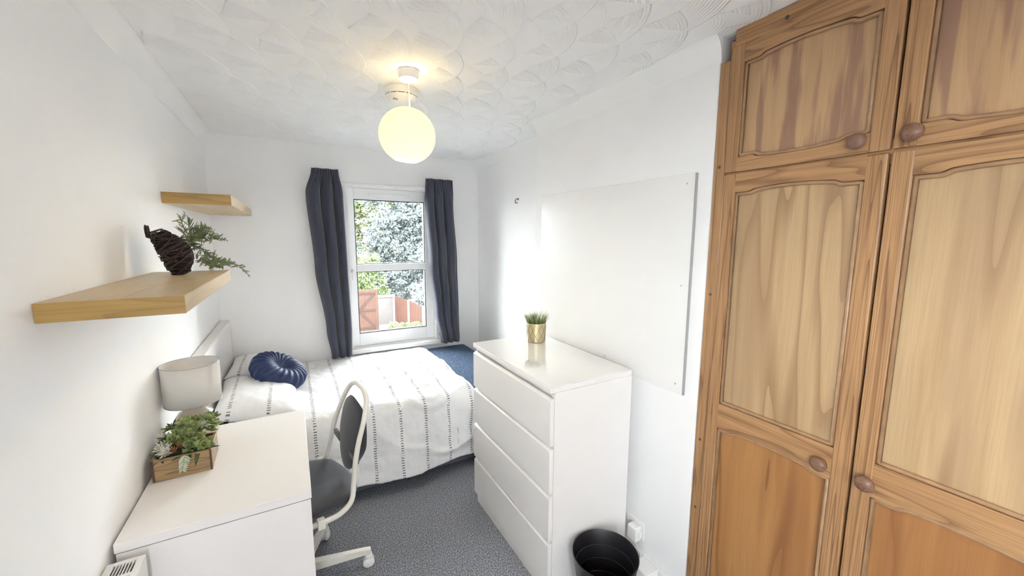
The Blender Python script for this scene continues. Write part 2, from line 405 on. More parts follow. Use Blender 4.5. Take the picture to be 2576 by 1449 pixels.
# plaster fans on the ceiling: one shared wedge-shaped scallop
def fan_mesh():
    bm = bmesh.new(); Rr = .285; a0 = R(-56); a1 = R(56); na = 18; ap = bm.verts.new((0,0,.002))
    rings = []
    for r, z in ((.10, -.0022), (.20, -.0043), (.278, -.0058), (Rr, -.0048), (Rr+.004, .002)):
        rings.append([bm.verts.new((r*math.cos(a0+(a1-a0)*i/na), r*math.sin(a0+(a1-a0)*i/na), z)) for i in range(na+1)])
    for i in range(na):
        bm.faces.new((ap, rings[0][i], rings[0][i+1]))
        for A, B in zip(rings, rings[1:]): bm.faces.new((A[i], B[i], B[i+1], A[i+1]))
    me = mesh('plaster_fan', bm, True); me.materials.append(M['fan']); return me
fm = fan_mesh(); fa = R(-22); fd = Vector((math.cos(fa), math.sin(fa), 0)); fp = Vector((-math.sin(fa), math.cos(fa), 0))
nf = 0
for i in range(-16, 22):
    for j in range(-14, 22):
        p = fd*(i*.205) + fp*((j+.5*(i % 2))*.262) + Vector((.61, 1.12, 0))
        tip = p + fd*.13
        if XL+.02 < p.x and tip.x < XR-.06 - (.0 if tip.y < 2.2 else -.2) and .25 < tip.y < YB-.02 and tip.y < YB and p.y+.25*abs(fp.y) < YB+.12 and tip.x > XL+.12:
            o = bpy.data.objects.new('plaster_fan', fm); C.objects.link(o); o.parent = ceiling
            o.location = (p.x, p.y, CE+.0005*random.random()); o.rotation_euler = (0, 0, fa+R(random.uniform(-7, 7))); nf += 1

# ------------------------------------------------------------------ window
YW = 3.66
win = part_empty('window_1', None, (.815, YW, WZ0)); win['kind'] = 'structure'; win['label'] = 'white plastic sash window with two panes'
PX0, PX1 = .497, 1.113
UZ0, UZ1, LZ0, LZ1 = 1.373, 1.937, .752, 1.31
bm = bmesh.new()
bx(bm, WX0, PX0, YW, YW+.07, WZ0, WZ1, bev=.006); bx(bm, PX1, WX1, YW, YW+.07, WZ0, WZ1, bev=.006)
bx(bm, PX0-.002, PX1+.002, YW, YW+.07, UZ1, WZ1, bev=.006); bx(bm, PX0-.002, PX1+.002, YW, YW+.07, WZ0, LZ0, bev=.006)
obj('window_frame', bm, 'upvc', win)
bm = box(PX0-.002, PX1+.002, YW-.012, YW+.06, LZ1, UZ0, bev=.008); obj('meeting_rail', bm, 'upvc', win)
obj('trickle_vent', box(.62, .98, YW-.012, YW+.004, 1.972, 1.992, bev=.004), 'upvc', win)
for z0, z1 in ((UZ0, UZ1), (LZ0, LZ1)):
    p = obj('pane', box(PX0-.01, PX1+.01, YW+.03, YW+.036, z0-.01, z1+.01), 'glass', win)
    bm = bmesh.new(); g = .006
    bx(bm, PX0-.001, PX0+g, YW+.006, YW+.03, z0, z1); bx(bm, PX1-g, PX1+.001, YW+.006, YW+.03, z0, z1)
    bx(bm, PX0, PX1, YW+.006, YW+.03, z0-.001, z0+g); bx(bm, PX0, PX1, YW+.006, YW+.03, z1-g, z1+.001)
    obj('gasket', bm, 'gasket', p)
bm = box(.452, .470, YW-.014, YW+.002, 1.305, 1.33, bev=.004); h = obj('window_catch', bm, 'metal', win)
bm = box(.457, .466, YW-.03, YW-.012, 1.24, 1.32, bev=.003); obj('handle', bm, 'upvc', win)
struct('trim_3', box(.40, 1.245, 3.555, 3.665, .592, .632, bev=.008), 'white_paint', 'white window sill behind the bed')
added_win = part_empty('added_side_window', None, (XL-.1, -.6, W2[2])); added_win['kind'] = 'structure'; added_win['label'] = 'white plastic side window added out of view to let in sky light'
bm = bmesh.new()
for a0, a1, b0, b1 in ((W2[0], W2[0]+.06, W2[2], W2[3]), (W2[1]-.06, W2[1], W2[2], W2[3]), (W2[0]+.06, W2[1]-.06, W2[2], W2[2]+.06), (W2[0]+.06, W2[1]-.06, W2[3]-.06, W2[3])): bx(bm, XL-.15, XL-.09, a0, a1, b0, b1)
obj('window_frame', bm, 'upvc', added_win)
obj('pane', box(XL-.123, XL-.117, W2[0]+.055, W2[1]-.055, W2[2]+.055, W2[3]-.055), 'glass', added_win)
# curtain track
t = thing('curtain_track', 'slim white curtain track between the two curtains above the window', 'curtain track', (.73, 3.59, 2.05))
bm = box(.16, 1.36, 3.545, 3.575, 2.038, 2.062, bev=.005); obj('rail', bm, 'white_paint', t)
for x in (.40, .8, 1.15): obj('bracket', box(x-.012, x+.012, 3.57, 3.602, 2.035, 2.066, bev=.003), 'white_paint', t)
# tieback hook
t = thing('tieback_hook', 'small wire curtain hook on the wall beside the window sill', 'hook', (1.222, 3.6, .69))
bm = bmesh.new(); tube(bm, catmull([(1.222,3.60,.70),(1.222,3.57,.70),(1.205,3.55,.71),(1.195,3.545,.69),(1.21,3.545,.675),(1.235,3.55,.68)], 5), .003, 6); obj('hook', bm, 'metal', t, smooth=True)
obj('hook_plate', box(1.212, 1.232, 3.594, 3.6, .685, .715, bev=.002), 'metal', t)
# wall hook in the alcove
hk = .0
t = thing('wall_hook', 'tiny dark hook fixed high on the alcove wall', 'hook', (XA, 2.81, 1.92))
bm = bmesh.new(); tube(bm, catmull([(XA,2.81,1.925),(XA-.02,2.81,1.925),(XA-.028,2.81,1.905),(XA-.022,2.81,1.892),(XA-.008,2.81,1.898)], 5), .003, 6); obj('hook', bm, 'screw', t, smooth=True)
bm = bmesh.new(); lathe(bm, [(.009, 0), (.007, .004)], n=12); me = mesh('plate', bm); o = obj('hook_plate', me, 'screw', t, local=True); o.rotation_euler = (0, R(-90), 0); o.location = (0, 0, .005)

# ------------------------------------------------------------------ curtains
def curtain(label, top, mids, bot, z_top, z_bot, folds, seed, ymid=3.508):
    """top/bot = (x_left, x_right); mids = [(v, xl, xr), ...]"""
    keys = [(0, *top)] + mids + [(1, *bot)]
    def edge(v):
        for a, b in zip(keys, keys[1:]):
            if v <= b[0]:
                t = (v-a[0])/(b[0]-a[0]); t = t*t*(3-2*t); return a[1]+(b[1]-a[1])*t, a[2]+(b[2]-a[2])*t
        return keys[-1][1:]
    rnd = random.Random(seed); ph = [rnd.uniform(0, 6.28) for _ in range(4)]
    hdr = .055
    def f(u, v):
        xl, xr = edge(v); a = min(1, max(0, (v-.02)/.10))
        n1 = math.sin(u*folds*2*math.pi + ph[0] + .5*math.sin(3*u+ph[1]) + .5*v)
        n2 = math.sin(u*folds*4.3*math.pi + ph[2] + 1.2*v)
        big = n1*(1.15-.15*n1*n1)
        tight = math.sin(u*folds*4*2*math.pi)*.007
        amp = .034*a
        y = ymid + big*amp + n2*.003*a + tight*(1-a) + .004*noise.noise((u*4, v*6, seed))
        x = xl+(xr-xl)*u + .012*a*math.cos(u*folds*2*math.pi+ph[0])
        z = z_top + (z_bot-z_top)*v + (.006*math.sin(u*folds*2*math.pi+ph[1]) if v > .97 else 0) + (.003*math.sin(u*folds*10*math.pi) if v < .01 else 0)
        z += (u-.5)*.0
        return (x, y, z)
    bm = bmesh.new(); grid(bm, 110, 70, f)
    t = thing('curtain', label, 'curtain', ((top[0]+top[1])/2, ymid, z_bot), group='charcoal curtains at the window')
    o = obj('drape', bm, 'curtain', t, smooth=True)
    md = o.modifiers.new('thick', 'SOLIDIFY'); md.thickness = .004
    # heading tape
    bm = bmesh.new()
    def g(u, v):
        p = f(u, v*.055); return (p[0], p[1]+.006, p[2])
    grid(bm, 60, 2, g); h = obj('heading_tape', bm, 'curtain', t, smooth=True); md = h.modifiers.new('thick', 'SOLIDIFY'); md.thickness = .003
    return t
curtain('charcoal curtain left of the window, hanging to the striped duvet', (.178, .372), [(.12, .130, .385), (.5, .165, .395), (.85, .225, .405)], (.255, .398), 2.148, .606, 2.6, 3)
curtain('charcoal curtain right of the window, hanging to the blue mattress', (1.09, 1.345), [(.12, 1.082, 1.36), (.5, 1.115, 1.39), (.8, 1.16, 1.398)], (1.215, 1.405), 2.135, .606, 3.1, 8)

# ------------------------------------------------------------------ bed
bed = thing('bed', 'low bed with white headboard, blue mattress and dark divan base', 'bed', (.5, 3.0, 0))
obj('headboard', box(XL+.004, -.433, 2.395, 3.585, .02, .985, bev=.006), 'white_lam', bed)
base = obj('divan_base', box(-.428, 1.47, 2.405, 3.58, .055, .30, bev=.012), 'divan', bed)
obj('mattress', box(-.428, 1.475, 2.40, 3.585, .302, .556, bev=.035, seg=4), 'blue', bed, smooth=True)
for x in (.35, .62): obj('drawer_front', box(x+.02, x+.26, 2.393, 2.41, .075, .25, bev=.004), 'divan', base)
for x in (.60, 1.3, -.2):
    for y in (2.47, 3.5):
        bm = bmesh.new(); lathe(bm, [(.012, .03), (.012, .058)], x, y, 10)
        c = obj('castor', bm, 'castor', bed)
        bm = bmesh.new(); n = 16
        ra = [bm.verts.new((x-.012, y+.024*math.cos(2*math.pi*j/n), .026+.024*math.sin(2*math.pi*j/n))) for j in range(n)]
        rb = [bm.verts.new((x+.012, v.co.y, v.co.z)) for v in ra]
        bm.faces.new(ra[::-1]); bm.faces.new(rb)
        for j in range(n): bm.faces.new((ra[j], ra[(j+1) % n], rb[(j+1) % n], rb[j]))
        obj('wheel', bm, 'castor', c)

def fb(p, o=3): return noise.fractal(p, .8, 2.0, o)
def duvet():
    x0, x1 = -.36, 1.062; TOP = .583; prof = []   # (arc, y, z)
    pts = [(3.575, TOP)] + [(3.575-(3.575-2.455)*i/60, TOP+.012*math.sin(math.pi*i/60)) for i in range(1, 61)]
    for i in range(1, 13):
        a = i/12*math.pi/2; pts.append((2.455-.075*math.sin(a), TOP-.075*(1-math.cos(a))))
    for i in range(1, 46): pts.append((2.380-.035*(i/45), TOP-.075-(TOP-.075-.108)*i/45))
    arc = [0]
    for a, b in zip(pts, pts[1:]): arc.append(arc[-1]+math.hypot(a[0]-b[0], a[1]-b[1]))
    NU, NV = 170, len(pts)-1
    def nrm(k):
        a = pts[max(k-1,0)]; b = pts[min(k+1,NV)]; dy, dz = b[0]-a[0], b[1]-a[1]; l = math.hypot(dy, dz); return (dz/l, -dy/l) if False else (dz/l, -dy/l)
    def f(u, v):
        k = round(v*NV); y, z = pts[k]; x = x0+(x1-x0)*u; ny, nz = nrm(k); ny, nz = (ny, nz) if (nz > 0 or ny < 0) else (-ny, -nz)
        s = arc[k]
        # soft wrinkles: ridged noise, stronger on the top towards the foot of the bed
        q = Vector((x*2.3+1.3*s*.4, s*3.1, .7)); rdg = 1-abs(noise.noise(q*1.3)*2); w1 = max(0, rdg-.55)*.035
        foot = min(1, max(0, (x-.35)/.4))
        d = .012*fb((x*4, s*4, 2.1)) + w1*(.35+.65*foot) + .004*fb((x*15, s*15, 5))
        front = max(0, (s-1.14)/.45)
        if front > 0:
            d += .014*front*math.sin(x*13+1.2*math.sin(x*5)) + .008*front*fb((x*9, 3, 1))
        edge = min(1, (1-u)/.045); 
        drop = (1-math.sqrt(max(0, 1-(1-edge)**2)))*.026
        hem = .012*math.sin(x*7+.6)*front**2 + .012*front*x
        xx = x + .012*fb((s*3, 1, 9))*(u > .9)
        if k < 61: d *= min(1, k/6)
        return (xx, y+ny*(d-drop), z+nz*(d-drop)+hem*.6)
    bm = bmesh.new(); grid(bm, NU, NV, f, uv=lambda u, v: (x0+(x1-x0)*u, arc[round(v*NV)]))
    o = obj('duvet', bm, 'duvet', smooth=True)
    md = o.modifiers.new('thick', 'SOLIDIFY'); md.thickness = .018; md.offset = -1
    return tag(o, 'white duvet with dashed blue stripes draped over the bed', 'duvet')
duvet()

def pillow(label, cx, cy, z, lx, ly, th, tilt, rz, seed, off):
    bm = bmesh.new(); N = 36
    def surf(sgn):
        def f(u, v):
            a, b = u*2-1, v*2-1
            px = a*(1-.07*(1-b*b)*abs(a)**3)*lx/2*1.0; py = b*(1-.07*(1-a*a)*abs(b)**3)*ly/2
            ea, eb = max(0, 1-abs(a)**3.2), max(0, 1-abs(b)**3.2)
            h = th/2*(ea**.5)*(eb**.5)
            wr = .010*fb((px*8+seed, py*8, sgn*3)) * (ea*eb)**.3 + .006*math.sin(14*px+9*py+seed)*(1-ea*eb)*(ea*eb)**.2
            return (px, py, sgn*h*(1 if sgn > 0 else .55) + wr)
        return f
    grid(bm, N, N, surf(1), uv=lambda u, v: ((u-.5)*lx-off, (v-.5)*ly))
    grid(bm, N, N, surf(-1), uv=lambda u, v: ((u-.5)*lx-off, (v-.5)*ly))
    bmesh.ops.remove_doubles(bm, verts=bm.verts, dist=.0022)
    me = mesh('pillow', bm, True); me.materials.append(M['pillow'])
    o = bpy.data.objects.new('pillow', me); C.objects.link(o); o.location = (cx, cy, z); o.rotation_euler = (0, tilt, rz)
    return tag(o, label, 'pillow', 'striped pillows at the headboard')
pillow('striped white pillow nearest the desk, flat against the headboard', -.215, 2.70, .652, .42, .66, .15, R(10), R(1), 1.0, 0)
pillow('striped white pillow in the window corner, behind the navy cushion', -.225, 3.315, .652, .42, .54, .14, R(10), R(-1), 5.0, 0)

def round_cushion():
    t = thing('round_cushion', 'round pleated navy velvet cushion lying across the pillow edges', 'cushion', (-.115, 2.93, .735))
    bm = bmesh.new(); NA, NP = 144, 26; Rr = .172
    def f(u, v):
        a = u*2*math.pi; w = v*2*math.pi        # closed profile: centre top -> rim -> centre bottom
        # half profile r(s), z(s) with dimple
        s = v
        r = Rr*math.sin(math.pi*s)**.62
        zz = .072*math.cos(math.pi*s)
        dim = math.exp(-(r/.055)**2)*.052
        zz = (abs(zz)**.8*(.072**.2) - dim)*(1 if s < .5 else -1)
        pl = .0065*math.sin(a*21 + 7*(r/Rr) + .8*math.sin(a*3))*(r/Rr)**.7*(1-.2*(r/Rr))
        zz += pl*(1 if s < .5 else -1)*.9
        r += pl*.5 if r > .1 else 0
        return (r*math.cos(a), r*math.sin(a), zz)
    grid(bm, NA, NP, f); bmesh.ops.remove_doubles(bm, verts=bm.verts, dist=.0004)
    o = obj('cover', bm, 'velvet', t, local=True, smooth=True)
    bm = bmesh.new(); lathe(bm, [(.0, .004), (.014, .006), (.018, .012), (.014, .018), (.004, .021)], n=16, cap0=False)
    o = obj('button', bm, 'velvet', t, local=True, smooth=True); o.location = (0, 0, .0)
    t.rotation_euler = (R(12), R(29), 0)
    return t
round_cushion()

# ------------------------------------------------------------------ desk
dx0, dx1, dy0, dy1, DZ = -.487, .013, 1.423, 2.153, .75
desk = thing('desk', 'white laminate desk against the left wall holding a planter and lamp', 'desk', (-.237, 1.79, 0))
obj('desk_top', box(dx0, dx1, dy0, dy1, DZ-.03, DZ, bev=.0015, seg=1), 'white_lam', desk)
obj('side_panel', box(dx0+.003, dx1-.003, dy0+.002, dy0+.032, 0, DZ-.033), 'white_lam', desk)
obj('side_panel', box(dx0+.003, dx1-.003, dy1-.032, dy1-.002, 0, DZ-.033), 'white_lam', desk)
obj('back_panel', box(dx0+.01, dx0+.026, dy0+.033, dy1-.033, .32, DZ-.033), 'white_lam', desk)
dr = obj('drawer', box(-.35, dx1-.006, dy0+.036, dy1-.036, .635, DZ-.036, bev=.002, seg=1), 'white_lam', desk)

# planter box with artificial plants
def leaf_mesh(name, L, W, cup, mat, tip=.9, n=5):
    bm = bmesh.new()
    def f(u, v):
        wv = W*math.sin(math.pi*min(1, u**.75*.93+.05))*(v-.5)
        return (u*L, wv, cup*(u*u)*L - abs(v-.5)*abs(v-.5)*W*.9*-1 + 0.0)
    grid(bm, n, 4, f); me = mesh(name, bm, True); me.materials.append(M[mat]); return me
LM = {'fresh': leaf_mesh('leaf', .034, .028, .25, 'leaf_fresh'), 'fresh_s': leaf_mesh('leaf', .025, .020, .3, 'leaf_fresh'), 'dark': leaf_mesh('leaf', .036, .014, .1, 'leaf_dark'),
      'grey': leaf_mesh('leaf', .020, .010, -.1, 'leaf_grey'), 'petal': leaf_mesh('petal', .030, .013, .5, 'petal'), 'bud': leaf_mesh('leaf', .012, .005, .4, 'amber_bud'), 'long': leaf_mesh('leaf', .062, .013, -.1, 'leaf_dark')}
def rosette(parent, loc, kind, rings, aim=(0, 0, 1), name='succulent', seed=0):
    """rings: [(count, elevation deg, scale)]"""
    rnd = random.Random(seed); q = Vector((0,0,1)).rotation_difference(Vector(aim).normalized())
    e = part_empty(name, parent, loc); k = 0
    for c, el, sc in rings:
        for i in range(c):
            a = 2*math.pi*(i+.5*(k % 2))/c + rnd.uniform(-.2, .2)
            rot = q.to_matrix() @ Euler((0, 0, a)).to_matrix() @ Euler((0, -R(el+rnd.uniform(-8, 8)), 0)).to_matrix()
            o = bpy.data.objects.new('leaf' if kind != 'petal' else 'petal', LM[kind]); C.objects.link(o); o.parent = e
            mm = rot.to_4x4(); mm = mm @ Matrix.Scale(sc*rnd.uniform(.88, 1.12), 4); o.matrix_basis = mm
        k += 1
    return e
pb = thing('planter_box', 'rustic wooden box of artificial succulents and white flowers on the desk', 'planter', (-.388, 1.815, DZ), R(1))
bw, bd, bh = .168, .158, .080
def lb(*a, bev=.001): return box(*a, bev=bev, seg=1)
for y0 in (-bd/2, bd/2-.009): obj('board', lb(-bw/2, bw/2, y0, y0+.009, .001, bh), 'box_wood', pb, local=True)
for x0 in (-bw/2, bw/2-.009): obj('board', lb(x0, x0+.009, -bd/2+.0095, bd/2-.0095, .001, bh), 'box_wood', pb, local=True)
obj('base_board', lb(-bw/2+.01, bw/2-.01, -bd/2+.01, bd/2-.01, .001, .009), 'box_wood', pb, local=True)
for x in (-bw/2-.0012, bw/2-.0055): obj('corner_strip', lb(x, x+.0067, -bd/2-.0015, -bd/2+.0005, 0.001, bh), 'box_edge', pb, local=True)
bm = bmesh.new(); grid(bm, 14, 14, lambda u, v: ((u-.5)*(bw-.02), (v-.5)*(bd-.02), .062+.010*noise.noise((u*6, v*6, 0)))); obj('moss', bm, 'soil', pb, local=True, smooth=True)
rnd = random.Random(4)
def ros(x, y, z, kind, rings, aim=(0,0,1), name='succulent'): return rosette(pb, (x, y, z), kind, rings, aim, name, rnd.random())
ros(.005, -.02, .118, 'fresh', [(6, 5, 1), (5, 35, .9), (4, 65, .6)], (.1, -.75, .8))
ros(.040, -.03, .105, 'fresh', [(6, 5, .95), (5, 40, .8)], (.25, -.8, .6))
ros(-.018, .005, .135, 'fresh_s', [(7, 10, 1), (5, 45, .8)], (-.3, -.5, .9))
ros(.050, .02, .130, 'fresh', [(6, 15, .95), (5, 45, .8)], (.4, -.3, .9))
ros(.070, .050, .145, 'fresh', [(6, 25, 1), (4, 60, .8)], (.35, 0, 1))
ros(.030, .050, .150, 'fresh_s', [(7, 20, 1), (5, 55, .9)], (0, -.2, 1))
ros(-.005, .055, .145, 'fresh_s', [(7, 20, 1.1), (5, 55, .9)], (-.2, -.2, 1))
ros(.020, .018, .150, 'grey', [(8, 20, 1.1), (6, 50, .9)], (0, -.2, 1))
ros(.058, -.005, .150, 'grey', [(8, 10, 1.2), (6, 45, 1)], (.2, -.3, 1))
ros(-.04, .045, .140, 'dark', [(5, 5, 1), (4, 35, .9)], (-.3, -.2, .9))
ros(-.062, .0, .118, 'dark', [(5, 0, .9)], (-.3, -.4, .9))
ros(.078, .062, .160, 'dark', [(4, 30, .6)], (.2, 0, 1))
ros(-.055, -.035, .098, 'petal', [(14, 0, 1), (12, 25, .95), (9, 50, .85), (6, 72, .7)], (-.25, -.45, .9), 'white_flower')
ros(-.070, .03, .112, 'petal', [(12, 5, .85), (9, 35, .8), (6, 65, .6)], (-.3, -.2, 1), 'white_flower')
ros(.074, .045, .105, 'petal', [(10, 5, .75), (8, 40, .7)], (.6, -.2, .8), 'white_flower')
ros(-.022, -.066, .098, 'bud', [(9, 5, 1.3), (8, 35, 1.2), (6, 65, 1)], (-.1, -.6, .8), 'amber_bud')
ros(-.006, -.058, .108, 'bud', [(9, 5, 1.2), (8, 40, 1.1), (5, 70, 1)], (.1, -.6, .8), 'amber_bud')
ros(.045, -.062, .084, 'long', [(4, 4, 1)], (.2, -.5, .8), 'trailing_leaf')
ros(.02, -.064, .082, 'long', [(5, 0, .8)], (0, -.3, 1), 'trailing_leaf')
ros(-.06, -.07, .082, 'dark', [(5, -10, .7)], (-.2, -.6, .8), 'trailing_leaf')
ros(-.078, -.045, .09, 'dark', [(5, -5, .6)], (-.6, -.4, .8), 'trailing_leaf')
for (x, y, z, kd, ai) in ((-.03, -.03, .125, 'fresh_s', (-.2, -.7, .8)), (.02, -.045, .100, 'fresh', (.1, -.9, .5)), (.06, -.05, .092, 'fresh', (.4, -.8, .5)), (.068, .015, .120, 'fresh_s', (.7, -.2, .8)), (.035, .0, .140, 'fresh', (.1, -.5, 1)),
        (.005, .03, .150, 'fresh', (-.1, -.4, 1)), (.055, .035, .148, 'fresh_s', (.3, -.2, 1)), (-.025, .03, .142, 'grey', (-.3, -.3, 1)), (.04, .06, .16, 'grey', (0, 0, 1)), (.0, -.005, .136, 'grey', (0, -.6, .8)), (.075, .03, .135, 'fresh', (.6, 0, .9)), (-.05, .06, .13, 'fresh_s', (-.3, 0, 1))):
    ros(x, y, z, kd, [(6, 8, 1.05), (5, 38, .9), (3, 66, .6)], ai)
ros(-.045, -.055, .092, 'petal', [(12, 0, .8), (9, 30, .8), (6, 60, .65)], (-.2, -.6, .8), 'white_flower')
# dusty miller frond hanging over the front
e = part_empty('dusty_frond', pb, (.012, -.086, .082))
for i in range(7):
    for s in (-1, 1):
        o = bpy.data.objects.new('leaf', LM['grey']); C.objects.link(o); o.parent = e
        t_ = i/6; o.location = (-.004*i*.4+.0, -.006-.004*math.sin(t_*2), -.048*t_)
        o.rotation_euler = (R(80), R(35), R(-90+s*62) + 0); o.scale = (1.25-.5*t_,)*3

# desk lamp
lamp = thing('table_lamp', 'table lamp with white drum shade on the far end of the desk', 'lamp', (-.394, 2.035, DZ))
bm = bmesh.new(); lathe(bm, [(.038, 0), (.060, .004), (.074, .03), (.079, .065), (.074, .10), (.056, .130), (.030, .148), (.014, .155), (.011, .17), (.011, .20)], n=40); obj('base', bm, 'lamp_base', lamp, local=True, smooth=True)
bm = bmesh.new(); lathe(bm, [(.096, .175), (.0985, .340)], n=48, cap0=False, cap1=False); o = obj('lamp_shade', bm, 'linen_shade', lamp, local=True, smooth=True); md = o.modifiers.new('thick', 'SOLIDIFY'); md.thickness = .0015
bm = bmesh.new()
for r, z in ((.0965, .175), (.099, .340)): tube(bm, [(r*math.cos(2*math.pi*i/48), r*math.sin(2*math.pi*i/48), z) for i in range(48)], .0014, 6, closed=True)
obj('shade_ring', bm, 'board_edge', o, local=True, smooth=True)
bm = bmesh.new()
for i in range(3): a = i*2.094; tube(bm, [(0, 0, .2), (.094*math.cos(a), .094*math.sin(a), .19)], .0012, 5)
obj('shade_carrier', bm, 'metal', lamp, local=True)
bm = bmesh.new(); lathe(bm, [(.012, .20), (.012, .235), (.022, .26), (.026, .285), (.018, .305), (.004, .312)], n=20); obj('bulb', bm, 'plastic', lamp, local=True, smooth=True)

# ------------------------------------------------------------------ swivel chair
ch = thing('swivel_chair', 'white framed swivel chair with charcoal seat tucked under the desk', 'chair', (-.015, 1.915, 0), R(9))
# local frame: +x is the back of the chair, y across
bm = bmesh.new()
def seat_f(sgn):
    def f(u, v):
        a, b = u*2-1, v*2-1
        # squircle map
        px = a*math.sqrt(max(0, 1-b*b*.42)); py = b*math.sqrt(max(0, 1-a*a*.42))
        rr = min(1, max(abs(a), abs(b)))
        h = .022*(max(0, 1-rr**6))**.5
        sad = .022*(py*py) - .012*math.exp(-((px-.35)**2)*3)*(1-abs(py))
        return (px*.225, py*.235, .452 + sgn*h + sad*1.0 - .012*abs(px)**3)
    return f
grid(bm, 24, 24, seat_f(1)); grid(bm, 24, 24, seat_f(-1)); bmesh.ops.remove_doubles(bm, verts=bm.verts, dist=.0005)
obj('seat', bm, 'chair_fabric', ch, local=True, smooth=True)
bm = bmesh.new()
def back_f(sgn):
    def f(u, v):
        a, b = u*2-1, v*2-1            # a across, b up
        wd = .176*(1-.38*(max(0, -b))**1.5 - .05*max(0, b))
        px = a*math.sqrt(max(0, 1-b*b*.5)); pz = b*math.sqrt(max(0, 1-a*a*.45))
        rr = max(abs(a), abs(b)); h = .017*(max(0, 1-rr**6))**.5
        z = .672+pz*.175
        xc = .205 + .055*((z-.5)/.38) - .035*(1-px*px) + .030*(pz+.0)**2*.5
        return (xc + .008 + sgn*h, px*wd, z)
    return f
grid(bm, 24, 28, back_f(1)); grid(bm, 24, 28, back_f(-1)); bmesh.ops.remove_doubles(bm, verts=bm.verts, dist=.0005)
obj('backrest', bm, 'chair_fabric', ch, local=True, smooth=True)
half = [(-.10,-.245,.438),(.04,-.247,.440),(.10,-.243,.446),(.148,-.225,.470),(.166,-.205,.53),(.183,-.190,.62),(.203,-.180,.70),(.235,-.163,.79),(.262,-.125,.862),(.272,-.06,.893),(.273,0,.897)]
pts = catmull(half, 6); pts = pts + [Vector((p.x, -p.y, p.z)) for p in pts[-2::-1]]
bm = bmesh.new(); tube(bm, pts, .0115, 12); obj('tube_frame', bm, 'cream', ch, local=True, smooth=True)
bm = bmesh.new(); bx(bm, -.15, -.03, -.23, .23, .402, .418, bev=.004); bx(bm, -.09, .09, -.05, .05, .36, .40, bev=.005); obj('seat_support', bm, 'cream', ch, local=True)
for s in (-1, 1):
    obj('clamp', box(.005, .035, s*.247-.016, s*.247+.016, .418, .458, bev=.004), 'cream', ch, local=True)
    obj('back_bracket', box(.185, .202, s*.13-.05, s*.13+.05, .60, .63, bev=.004), 'chair_fabric', ch, local=True)
bm = bmesh.new(); lathe(bm, [(.022, .10), (.022, .24), (.016, .24), (.016, .37)], -.03, -.02, n=18); obj('gas_column', bm, 'cream', ch, local=True, smooth=False)
bm = bmesh.new(); lathe(bm, [(.04, .068), (.045, .075), (.045, .12), (.03, .13)], -.03, -.02, n=20); obj('base_hub', bm, 'cream', ch, local=True)
for k in range(5):
    a = R(-14 + 72*k)
    e = part_empty('leg', ch, (-.03, -.02, 0)); e.rotation_euler = (0, 0, a)
    bm = bmesh.new()
    vs = []
    for x, wy, z0, z1 in ((.03, .019, .075, .118), (.27, .014, .070, .098), (.300, .014, .068, .094)):
        vs.append([bm.verts.new(p) for p in ((x, -wy, z0), (x, wy, z0), (x, wy, z1), (x, -wy, z1))])
    for A, B in zip(vs, vs[1:]):
        for j in range(4): bm.faces.new((A[j], A[(j+1) % 4], B[(j+1) % 4], B[j]))
    bm.faces.new(vs[0][::-1]); bm.faces.new(vs[-1]); bmesh.ops.bevel(bm, geom=list(bm.edges), offset=.003, segments=2, affect='EDGES')
    obj('leg_bar', bm, 'cream', e, local=True)
    bm = bmesh.new(); n = 20
    for s in (-1, 1):
        prof = [(.018, s*.002), (.0265, s*.005), (.0265, s*.014), (.018, s*.020), (.004, s*.021)]
        rings = [[bm.verts.new((.288+r*math.cos(2*math.pi*j/n), yy, .028+r*math.sin(2*math.pi*j/n))) for j in range(n)] for r, yy in prof]
        for A, B in zip(rings, rings[1:]):
            for j in range(n): bm.faces.new((A[j], A[(j+1) % n], B[(j+1) % n], B[j]))
        bm.faces.new(rings[0]); bm.faces.new(rings[-1])
    o = obj('castor_wheel', bm, 'plastic', e, local=True); o.rotation_euler = (0, 0, 0); smooth_angle(o, 40)
    obj('castor_hood', box(.272, .306, -.019, .019, .042, .070, bev=.010, seg=3), 'plastic', e, local=True)
bm = bmesh.new(); bx(bm, -.008, .008, -.0005, .0005, -.055, 0); o = obj('care_tag', bm, 'plastic', ch, local=True); o.location = (.215, -.10, .545); o.rotation_euler = (R(8), R(-18), R(30))

# ------------------------------------------------------------------ chest of drawers
cx0, cx1, cy0, cy1 = .905, 1.372, 1.272, 2.068
chest = thing('chest_of_drawers', 'tall white chest of four drawers with glossy top', 'chest of drawers', ((cx0+cx1)/2, (cy0+cy1)/2, 0))
obj('top_panel', box(cx0, cx1, cy0, cy1, .972, .996, bev=.002, seg=1), 'white_lam', chest)
obj('glass_top', box(cx0, cx1, cy0, cy1, .9962, 1.0, bev=.001, seg=1), 'white_gloss', chest)
for y0 in (cy0, cy1-.02): obj('side_panel', box(cx0+.022, cx1, y0, y0+.02, 0, .9715), 'white_lam', chest)
obj('back_panel', box(cx1-.02, cx1-.006, cy0+.021, cy1-.021, .02, .97), 'white_lam', chest)
obj('inner_rail', box(cx0+.03, cx0+.05, cy0+.021, cy1-.021, .90, .971), 'white_lam', chest)
zs = [(.736, .948), (.516, .724), (.291, .504), (.055, .279)]
